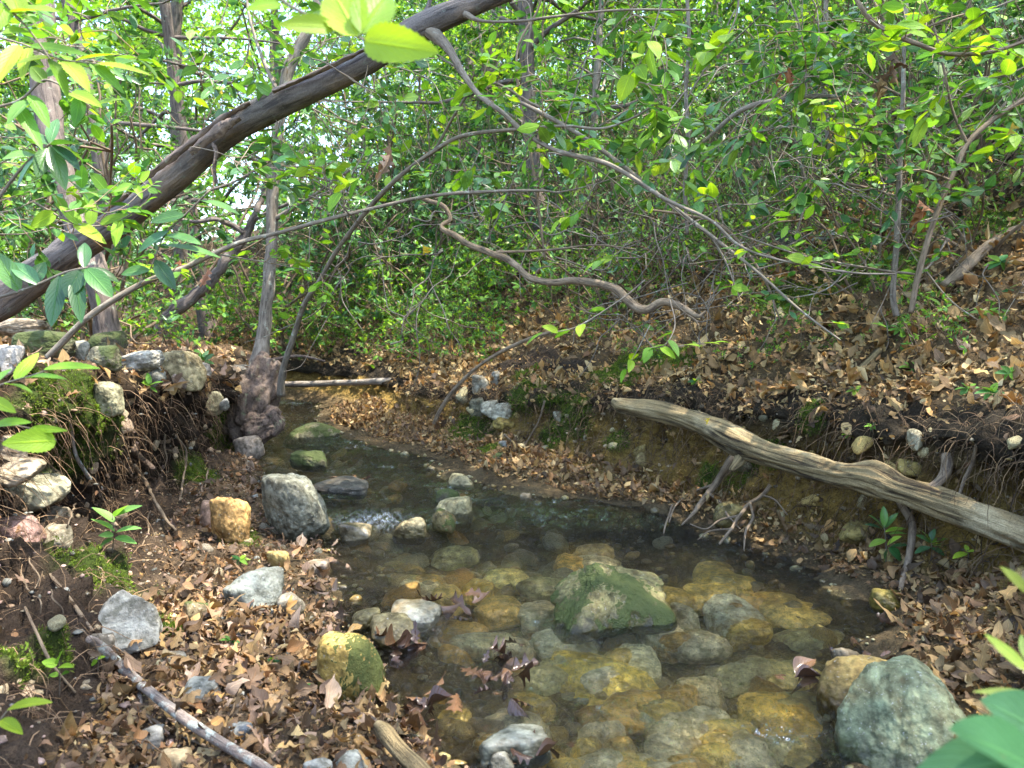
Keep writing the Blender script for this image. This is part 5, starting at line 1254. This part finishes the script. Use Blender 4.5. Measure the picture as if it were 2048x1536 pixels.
twig_obj('flat spray of toothed leaves stretching right at the upper left', [(-20, 70, 1.5, 6), (50, 90, 1.5, 5), (120, 118, 1.5, 4), (200, 128, 1.5, 3)],
    [((60, 92), (175, 100), 24, 1.5, 1.5), ((110, 116), (30, 118), 30, 1.5, 1.44), ((150, 122), (240, 98), 26, 1.5, 1.52), ((190, 128), (302, 138), 26, 1.5, 1.5), ((130, 122), (178, 172), 36, 1.5, 1.45), ((60, 95), (38, 150), 30, 1.5, 1.44), ((100, 118), (140, 186), 30, 1.5, 1.46), ((40, 90), (-10, 155), 34, 1.5, 1.42), ((180, 126), (250, 180), 28, 1.5, 1.5)], FRESH, face=.35)
twig_obj('drooping twig with mixed light and dark leaves left of the leaning trunk', [(-30, 220, 1.7, 8), (40, 200, 1.7, 7), (90, 160, 1.7, 6), (150, 190, 1.7, 4), (200, 230, 1.7, 3)],
    [((60, 190), (100, 250), 30, 1.7, 1.68), ((90, 165), (60, 130), 30, 1.7, 1.7), ((140, 185), (200, 205), 30, 1.7, 1.66), ((160, 195), (150, 250), 28, 1.7, 1.68), ((60, 200), (10, 240), 34, 1.7, 1.64), ((30, 205), (85, 290), 30, 1.7, 1.66), ((180, 215), (245, 190), 24, 1.7, 1.7)], FRESH + GREEN)
LD = [(.02, .07, .03), (.03, .09, .035), (.045, .12, .04)]
twig_obj('whorl of dark glossy leaves before the thick left trunk', [(-20, 420, 1.75, 9), (40, 340, 1.75, 8), (85, 300, 1.75, 7), (105, 285, 1.75, 5)],
    [((100, 290), (165, 280), 26, 1.75, 1.72), ((100, 292), (130, 372), 34, 1.75, 1.7), ((96, 296), (75, 350), 34, 1.75, 1.7), ((92, 298), (22, 370), 36, 1.75, 1.7), ((98, 290), (50, 262), 28, 1.75, 1.75), ((100, 288), (112, 232), 26, 1.75, 1.78), ((70, 310), (2, 312), 30, 1.75, 1.72), ((104, 288), (160, 330), 28, 1.75, 1.7)], LD + LAUREL, T_LAUREL, M_GLOSS, face=.4)
twig_obj('glossy laurel leaves with pale spots hanging over the left bank', [(-20, 600, 1.7, 9), (60, 575, 1.7, 8), (130, 545, 1.7, 7), (175, 535, 1.7, 5)],
    [((160, 540), (132, 592), 42, 1.7, 1.66), ((172, 536), (222, 588), 40, 1.7, 1.66), ((150, 545), (160, 640), 32, 1.7, 1.64), ((120, 550), (100, 648), 36, 1.7, 1.64), ((80, 570), (18, 520), 34, 1.7, 1.7), ((40, 585), (-10, 500), 40, 1.7, 1.68), ((176, 536), (240, 560), 24, 1.7, 1.72), ((60, 575), (90, 520), 30, 1.7, 1.74), ((168, 536), (170, 480), 26, 1.7, 1.74)], LD + GREEN, T_LAUREL, M_GLOSS, face=.5)
twig_obj('bright leaves on a thin twig across the foot of the leaning trunk', [(60, 400, 2.3, 6), (160, 450, 2.3, 5), (240, 440, 2.3, 4), (300, 390, 2.3, 3), (270, 350, 2.3, 2)],
    [((268, 372), (224, 380), 22, 2.3, 2.28), ((270, 370), (284, 395), 16, 2.3, 2.28), ((275, 365), (300, 340), 16, 2.3, 2.32), ((160, 450), (120, 408), 28, 2.3, 2.3), ((180, 450), (185, 395), 24, 2.3, 2.32), ((200, 448), (260, 425), 22, 2.3, 2.3), ((150, 448), (210, 480), 28, 2.3, 2.26), ((110, 425), (60, 455), 30, 2.3, 2.26), ((240, 440), (228, 490), 24, 2.3, 2.26)], BRIGHT + FRESH)
twig_obj('large leaning spray of green leaves crossing before the bent trunk', [(420, 380, 2.4, 5), (370, 430, 2.4, 5), (330, 470, 2.4, 4), (300, 540, 2.4, 3)],
    [((330, 470), (400, 480), 28, 2.4, 2.36), ((320, 490), (440, 500), 26, 2.4, 2.34), ((310, 520), (348, 575), 32, 2.4, 2.36), ((370, 430), (300, 440), 28, 2.4, 2.38), ((400, 400), (480, 420), 24, 2.4, 2.38), ((340, 460), (270, 500), 26, 2.4, 2.36), ((300, 540), (240, 545), 26, 2.4, 2.38)], GREEN + LAUREL, T_LAUREL, M_GLOSS)
twig_obj('row of long toothed leaves reaching in from the left edge', [(-60, 800, 1.25, 6), (0, 770, 1.25, 5), (60, 752, 1.25, 4), (100, 738, 1.25, 3)],
    [((88, 738), (192, 724), 28, 1.25, 1.22), ((50, 756), (128, 745), 26, 1.25, 1.21), ((10, 768), (66, 772), 22, 1.25, 1.2), ((30, 760), (78, 700), 26, 1.25, 1.3), ((-20, 775), (20, 730), 26, 1.25, 1.3)], BRIGHT + FRESH, face=.25)
twig_obj('big bright toothed leaf with smaller ones at the left edge', [(-60, 850, 1.15, 6), (20, 850, 1.15, 5), (80, 862, 1.15, 4), (112, 880, 1.15, 3)],
    [((112, 882), (6, 884), 56, 1.15, 1.1), ((60, 858), (130, 858), 18, 1.15, 1.14), ((-10, 850), (56, 838), 26, 1.15, 1.13), ((-20, 800), (28, 820), 30, 1.15, 1.13)], BRIGHT, face=.75)
twig_obj('blurred bright leaf in the lower left corner', [(-20, 1470, 1.0, 6), (0, 1440, 1.0, 5), (18, 1418, 1.0, 4)], [((16, 1418), (98, 1394), 34, 1.0, .98), ((0, 1440), (44, 1462), 30, 1.0, .98)], BRIGHT, face=.45)
twig_obj('blurred broad green leaves filling the lower right corner', [(2120, 1600, .5, 16), (2030, 1520, .5, 12), (1990, 1470, .5, 8)],
    [((2150, 1500), (1822, 1548), 130, .42, .42), ((2120, 1570), (1930, 1440), 150, .42, .40), ((2140, 1500), (1985, 1395), 130, .5, .49)], [(.06, .17, .06), (.08, .2, .08)], T_LAUREL, M_LEAF, face=.7)
twig_obj('pale blurred grass-like leaves at the right edge', [(2110, 1400, .6, 8), (2070, 1360, .6, 6), (2050, 1330, .6, 5)], [((2060, 1345), (1978, 1270), 24, .6, .6), ((2070, 1390), (1955, 1376), 18, .6, .59), ((2060, 1190), (2008, 1132), 26, .6, .6), ((2060, 1330), (2040, 1265), 20, .6, .62)], [(.40, .46, .08), (.35, .45, .12)], T_LAUREL, face=.7)

def seedling(label, px, py, hpx, leaves, cols, tmpl=T_TOOTH, mat=None, lean_=(0, 0), name='seedling', face=.3):
    p, n_ = hit(px, py); Y = p[1]
    base = p
    o = empty(name, base, label, 'seedling')
    mb_ = MB(); limb(mb_, [(px, py + 4, Y, 4), (px + lean_[0] * .5 + 2, py - hpx * .5, Y - .01, 3), (px + lean_[0], py - hpx, Y - .02, 2)], 6, 5, 0)
    mb_.build('stem', M_TWIG, o, loc=base)
    for (bx, by, tx, ty, w_) in leaves:
        leaf_at(o, (px + bx, py + by), (px + tx, py + ty), w_, Y - .02, Y - .03 + rng.normal() * .015, pal(cols, 1)[0], tmpl, mat, .12, loc=base, face=face)
    return o
seedling('seedling with pairs of pale green leaves on the left debris slope', 225, 1105, 75, [(4, -42, -40, -72, 26), (6, -40, 56, -54, 26), (6, -30, 48, -22, 20), (2, -28, -30, -12, 16), (4, -60, -38, -95, 24), (6, -72, 30, -100, 26), (6, -74, 56, -98, 22), (2, -34, -28, -36, 18)], [(.20, .36, .09), (.16, .33, .09)])
seedling('small maple-like seedling beside the dark stick at lower left', 118, 1392, 70, [(-4, -62, -34, -70, 22), (-2, -66, 4, -92, 26), (0, -58, 28, -62, 18), (2, -40, 18, -50, 16), (-2, -40, -20, -44, 16)], FRESH)
seedling('tiny bright sprig left of the flat slab on the ground', 195, 1340, 24, [(0, -20, -14, -8, 12), (0, -22, 16, -28, 10)], BRIGHT)
seedling('small dark-green leaf pair beside the golden boulder at the left shore', 602, 1392, 20, [(0, -12, -14, -2, 14), (2, -14, 24, -26, 14)], GREEN)
seedling('bright seedling on a mossy lip of the left bank', 300, 790, 26, [(0, -18, -26, -34, 12), (0, -20, 24, -30, 11), (0, -16, 14, -8, 8), (0, -22, -6, -46, 12)], FRESH)
seedling('laurel seedling with bright new leaves below the grey log', 1772, 1130, 80, [(-4, -70, -40, -86, 15), (-4, -72, -30, -104, 16), (-4, -76, -4, -118, 16), (-2, -74, 22, -106, 15), (-2, -66, 40, -78, 14), (0, -50, -34, -40, 18), (2, -40, 28, -60, 16), (4, -30, -4, -4, 26), (4, -34, 34, -10, 26), (8, -36, 56, -44, 14), (6, -62, 42, -66, 12)], BRIGHT + GREEN, T_LAUREL, M_GLOSS, (-4, 0))
seedling('second laurel seedling right of the first one below the log', 1862, 1120, 40, [(0, -34, 34, -46, 16), (0, -36, 6, -64, 14), (0, -34, -26, -52, 14), (0, -26, -34, -16, 18), (0, -24, 30, -10, 18), (0, -36, -20, -66, 12), (2, -30, 44, -28, 14)], LAUREL + BRIGHT, T_LAUREL, M_GLOSS)
seedling('little round-leaved sprig at the right end of the laurel seedlings', 1935, 1122, 22, [(0, -16, -28, -10, 16), (0, -18, 20, -20, 14), (0, -18, -4, -34, 10)], BRIGHT, T_LAUREL, M_GLOSS)
for j, (px_, py_, sz, lb) in enumerate(((1985, 800, 34, 'green seedling cluster at the leafy lip near the right edge'), (1935, 790, 26, 'seedling with round leaves left of the lip cluster'), (2020, 760, 30, 'seedling above the leafy lip at the right edge'), (1800, 670, 24, 'small three-leaved seedling at the foot of the thin sapling'), (1975, 645, 36, 'spreading seedling on the slope at the right edge'), (1712, 790, 20, 'tiny seedling in tan leaves above the log'), (1745, 860, 16, 'tiny bright sprig at the dark soil edge above the log'), (1700, 875, 18, 'tiny green sprig on the dark soil behind the log'), (1390, 770, 16, 'small sprig at the edge of the leaf drift near the log tip'), (1820, 745, 22, 'bright sprig on the tan leaves of the right bank'), (1560, 440, 30, 'leafy seedling on the dark upper right ledge'), (1760, 460, 26, 'seedling by the grey flat stone on the upper slope'), (2000, 540, 34, 'seedling cluster beside the dead branch at right'), (700, 1190, 0, ''), (460, 1290, 20, 'tiny bright leaflet in the left litter'), (545, 1330, 18, 'pair of tiny bright leaves left of the golden boulder'), (480, 1130, 22, 'bright leaf sprig near the grey angular stone'))):
    if not lb: continue
    lv = []
    for q in range(6):
        a_ = q * 1.05 + rng.uniform(-.3, .3)
        lv.append((0, -sz * .5, math.cos(a_) * sz, -sz * .5 - math.sin(a_) * sz * .55, sz * .45))
    seedling(lb, px_, py_, sz * .6, lv, FRESH + GREEN, T_LAUREL if j % 2 else T_TOOTH, face=.35)

# twigs with fresh leaves hanging in mid-air over the stream and the right bank
HANG = [
 ('fresh leaf spray above the pale stones of the right bank', [(1290, 560, 2.7, 4), (1240, 600, 2.65, 4), (1150, 655, 2.6, 3), (1085, 665, 2.6, 2)], 36, 5),
 ('leaf spray over the moss right of the wavy branch tip', [(1340, 600, 2.6, 4), (1350, 650, 2.55, 4), (1330, 690, 2.5, 3), (1300, 695, 2.5, 2)], 38, 6),
 ('pair of leaf tufts reaching right above the leaf drift', [(1340, 700, 2.5, 4), (1370, 690, 2.5, 3), (1430, 685, 2.5, 2)], 34, 4),
 ('single flat leaf twig just above the mossy bank lip', [(1300, 650, 2.6, 3), (1275, 700, 2.6, 3), (1252, 738, 2.6, 2)], 32, 3),
 ('leaf tuft beside the thin sapling before the mossy ledge', [(1700, 545, 2.5, 4), (1640, 540, 2.5, 3), (1610, 520, 2.5, 2)], 40, 5),
 ('leaf spray in front of the dark soil at upper right', [(1560, 520, 2.6, 4), (1520, 505, 2.6, 3), (1480, 500, 2.6, 2)], 38, 5),
 ('pale green leaf spray in the middle of the laurel thicket', [(1440, 440, 2.7, 4), (1430, 400, 2.7, 3), (1395, 385, 2.7, 2)], 38, 5),
 ('leaf spray above the wavy branch at centre', [(1260, 480, 2.9, 4), (1230, 510, 2.9, 3), (1190, 525, 2.9, 2)], 34, 5),
 ('small leaf tuft under the arching limb at centre', [(1190, 368, 3.1, 4), (1160, 420, 3.1, 3), (1120, 440, 3.1, 2)], 32, 5),
 ('broad leaves on a twig at the top right of centre', [(1480, -20, 2.3, 6), (1470, 40, 2.3, 5), (1440, 90, 2.3, 3), (1400, 110, 2.3, 2)], 58, 7),
 ('broad backlit leaves left of the upper right twigs', [(1330, -20, 2.5, 6), (1310, 50, 2.5, 4), (1290, 110, 2.5, 3), (1260, 150, 2.5, 2)], 54, 8),
 ('big veined leaf spray near the brown leaf curl at upper right', [(1740, 40, 2.3, 5), (1770, 60, 2.3, 4), (1800, 45, 2.3, 2)], 56, 4),
 ('leaf spray in the top right corner', [(2080, -20, 2.2, 6), (1980, 20, 2.2, 5), (1920, 60, 2.2, 3)], 54, 7),
 ('twig of broad leaves right of the upper sapling', [(1890, 150, 2.6, 4), (1880, 200, 2.6, 3), (1850, 240, 2.6, 2)], 48, 6),
 ('leaf spray at the right edge above the slanting sapling', [(2080, 120, 2.5, 5), (2010, 150, 2.5, 4), (1950, 160, 2.5, 2)], 52, 7),
 ('leaf tufts on a twig at the right edge by the yellow leaf', [(2080, 300, 2.6, 4), (2030, 270, 2.6, 4), (1990, 300, 2.6, 2)], 44, 7),
 ('leaf spray under the arching stem on the right', [(1640, 196, 3.2, 4), (1660, 230, 3.2, 3), (1700, 260, 3.2, 2)], 42, 6),
 ('leaf spray hanging left of the upright grey stem', [(1372, 180, 3.4, 4), (1340, 220, 3.3, 3), (1300, 260, 3.3, 2)], 40, 7),
 ('leafy twig over the arching limb left of centre', [(750, 300, 3.0, 4), (720, 350, 3.0, 3), (680, 385, 2.9, 2)], 46, 5),
 ('dark hanging leaves in the middle of the picture below the leaning branch', [(960, 300, 3.4, 4), (940, 340, 3.4, 3), (900, 370, 3.4, 2)], 42, 7),
 ('leaf spray beside the leaning branch at upper centre', [(1000, 120, 3.2, 4), (980, 150, 3.2, 3), (940, 170, 3.2, 2)], 40, 6)]
for lb, pts, lpx, n_ in HANG:
    base = pix(*pts[0][:3])
    o = empty('leafy_twig', base, lb, 'twig')
    mb_ = MB(); P, _ = limb(mb_, pts, 6, 6, 0); mb_.build('stem', M_TWIG, o, loc=base)
    m2 = MB(); lL = lpx * mpp(pts[1][2]) * 1.15
    for q in range(n_):
        i_ = len(P) - 1 if q == 0 else int(len(P) * (.35 + .6 * q / n_)); i_ = min(i_, len(P) - 1)
        T_ = unit(P[-1] - P[0]); sd = unit(np.cross(T_, [0, 0, 1])) * (1 if q % 2 else -1)
        ax = T_ if q == 0 else T_ * .6 + sd + rng.normal(size=3) * .3
        add_leaves(m2, P[i_], ax[None], np.array([[0, -.25, 1.0]]) + rng.normal(size=(1, 3)) * .35, lL * rng.uniform(.75, 1.15), lL * rng.uniform(.42, .58), pal(FRESH + BRIGHT, 1), T_TOOTH, .2)
    m2.build('foliage', M_LEAF, o, loc=base)

# dead leaves hung up in the branches, yellow leaves
def hung(label, px, py, Y, n_, lpx, cols, name='dead_leaf_cluster'):
    c = pix(px, py, Y)
    mb_ = MB(); L_ = lpx * mpp(Y)
    tube(mb_, [c + [0, 0, L_ * .9], c + [0.004, 0, L_ * .5], c + [0, 0, L_ * .2]], .0014, 4, (.3, .25, .2))
    o = MB()
    for q in range(n_):
        add_leaves(o, c + rng.normal(size=3) * L_ * .12 + [0, 0, L_ * .35], (rng.normal(size=3) * [.35, .35, .15] + [0, 0, -1])[None], rng.normal(size=(1, 3)), L_ * rng.uniform(.7, 1.1), L_ * .5, pal(cols, 1), T_HOLE, rng.normal(0, .4), rng.normal(0, .9), rng.normal(0, 1.2))
    tag(o.build(name, M_DEAD, None, loc=c), label, 'dead leaves' if n_ > 1 else 'leaf')
hung('crumpled brown leaves caught on the dark twig at upper right', 1785, 145, 2.5, 4, 60, BROWN)
hung('tan leaf with holes hanging under the crumpled brown leaves', 1760, 175, 2.5, 2, 46, TAN)
hung('rust-brown dead leaf bundle among laurels at upper right', 1570, 152, 3.4, 3, 40, [(.30, .12, .05), (.24, .1, .05)])
hung('grey-brown withered leaf hanging in the twigs left of centre', 778, 332, 3.2, 3, 60, [(.24, .16, .11), (.3, .2, .14)])
hung('rust-coloured leaf bundle caught in the bare twigs of the right slope', 1838, 432, 3.1, 4, 56, [(.36, .16, .06), (.28, .12, .05)])
hung('pinkish dead leaves dangling under the arching limb at left', 425, 552, 3.15, 2, 40, [(.50, .26, .18)])
hung('reddish dead leaf dangling left of the arching limb crossing', 370, 528, 3.15, 2, 34, [(.45, .22, .14)])
for lb, px_, py_, Y_, l_ in (('spotted orange-yellow leaf at the right edge', 2028, 245, 2.55, 34), ('yellow leaf hanging in twigs left of centre', 845, 500, 3.2, 24), ('small yellow leaf high in the twigs', 745, 252, 3.4, 14), ('yellow leaf in the right laurels', 1655, 280, 3.5, 16), ('small yellow leaf by the upright sapling', 1590, 265, 3.5, 14), ('yellow leaf stuck on the weathered log', 1418, 845, 3.0, 18), ('pale yellow leaf at the upper left of the leaning trunk', 445, 182, 3.4, 16), ('yellow leaf in the middle of the arching limbs', 855, 270, 3.5, 14), ('yellow leaf in twigs over the slope at right', 1978, 318, 2.9, 16)):
    hung(lb, px_, py_, Y_, 1, l_, YELLOW, 'yellow_leaf')

# tangles of fine twigs: leafy ones at the upper left and upper right, bare ones before the thicket
def loose_twig(label, group, px, py, Y, dpx, dpy, nl, lpx, cols, tmpl=T_MID, mat=M_LEAF, w_=4, forks=2, wig=30):
    """a thin forked twig coming from (px-dpx, py-dpy) to (px, py)"""
    n_ = 6; t = np.linspace(0, 1, n_)
    wx, wy_ = np.cumsum(rng.normal(size=n_)) * wig * .4, np.cumsum(rng.normal(size=n_)) * wig * .4
    Yj = Y + np.cumsum(rng.normal(size=n_)) * .05
    pts = [(px - dpx * (1 - a) + x_, py - dpy * (1 - a * a) + y_, yy, w_ * (1 - .6 * a)) for a, x_, y_, yy in zip(t, wx, wy_, Yj)]
    base = pix(*pts[0][:3])
    o = empty('leafy_twig' if nl else 'bare_twig', base, label, 'twig', group)
    mb_ = MB(); P, _ = limb(mb_, pts, 5, 5, .1)
    mb_.build('stem', M_TWIG if nl else M_PALE, o, loc=base)
    ml_ = MB(); lL = lpx * mpp(Y)
    for q in range(forks):
        i_ = int(len(P) * rng.uniform(.3, .9)); T_ = unit(P[min(i_ + 1, len(P) - 1)] - P[i_ - 1])
        d_ = unit(T_ + rng.normal(size=3) * .8)
        L_ = rng.uniform(60, 170) * mpp(Y)
        if nl: sprig(ml_, ml_, P[i_], d_, L_, nl, lL, cols, tmpl, w_ * .3 * mpp(Y), .2, .5, .5, .2)
        else:
            m3 = MB(); Q = crooked(P[i_], d_, L_ * 1.6, 6, .3, .02); tube(m3, smooth_path(Q, 3), np.linspace(w_ * .32, w_ * .12, 19) * mpp(Y), 4, cap=False)
            m3.build('side_twig', M_PALE, o, loc=base)
    if nl:
        sprig(ml_, ml_, P[-1], unit(P[-1] - P[-3]), 50 * mpp(Y), nl, lL, cols, tmpl, w_ * .3 * mpp(Y), .2, .5, .5, .2)
        ml_.build('foliage', mat, o, loc=base)
for j in range(20):
    loose_twig('leafy twig in the sunny tangle before the left trunks', 'leafy twigs in the upper left tangle', rng.uniform(-20, 330), rng.uniform(0, 520), rng.uniform(1.9, 3.3), rng.uniform(60, 240), rng.uniform(-60, 120), 7, rng.uniform(26, 44), FRESH + GREEN + GREEN, (T_MID, T_LAUREL)[j % 2], (M_LEAF, M_GLOSS)[j % 3 == 0], 4, 3)
for j in range(34):
    loose_twig('leafy twig in the dense tangle over the right slope', 'leafy twigs in the upper right tangle', rng.uniform(1050, 2060), rng.uniform(0, 400), rng.uniform(2.6, 4.2), rng.uniform(-220, 220), rng.uniform(80, 260), 7, rng.uniform(26, 44), FRESH + GREEN + LAUREL, (T_MID, T_LAUREL)[j % 2], (M_LEAF, M_GLOSS)[j % 2], 4, 3)
for j in range(14):
    loose_twig('leafy twig hanging below the leaning trunk over the stream', 'leafy twigs below the leaning trunk', rng.uniform(420, 1050), rng.uniform(60, 420), rng.uniform(3.0, 4.4), rng.uniform(-160, 160), rng.uniform(60, 220), 7, rng.uniform(24, 38), GREEN + LAUREL + FRESH, T_LAUREL, M_GLOSS, 4, 3)
for j in range(24):
    loose_twig('bare pale twig forking in the tangle before the laurel thicket', 'bare twigs before the laurel thicket', rng.uniform(560, 1500), rng.uniform(250, 640), rng.uniform(3.6, 5.2), rng.uniform(-300, 300), rng.uniform(-160, 200), 0, 0, None, w_=4.5, forks=4, wig=45)
for j in range(20):
    loose_twig('bare grey twig bowing over the leaf-covered right slope', 'bare twigs over the right slope', rng.uniform(1350, 2060), rng.uniform(300, 640), rng.uniform(2.8, 3.6), rng.uniform(-320, 320), rng.uniform(40, 260), 0, 0, None, w_=4, forks=3, wig=45)
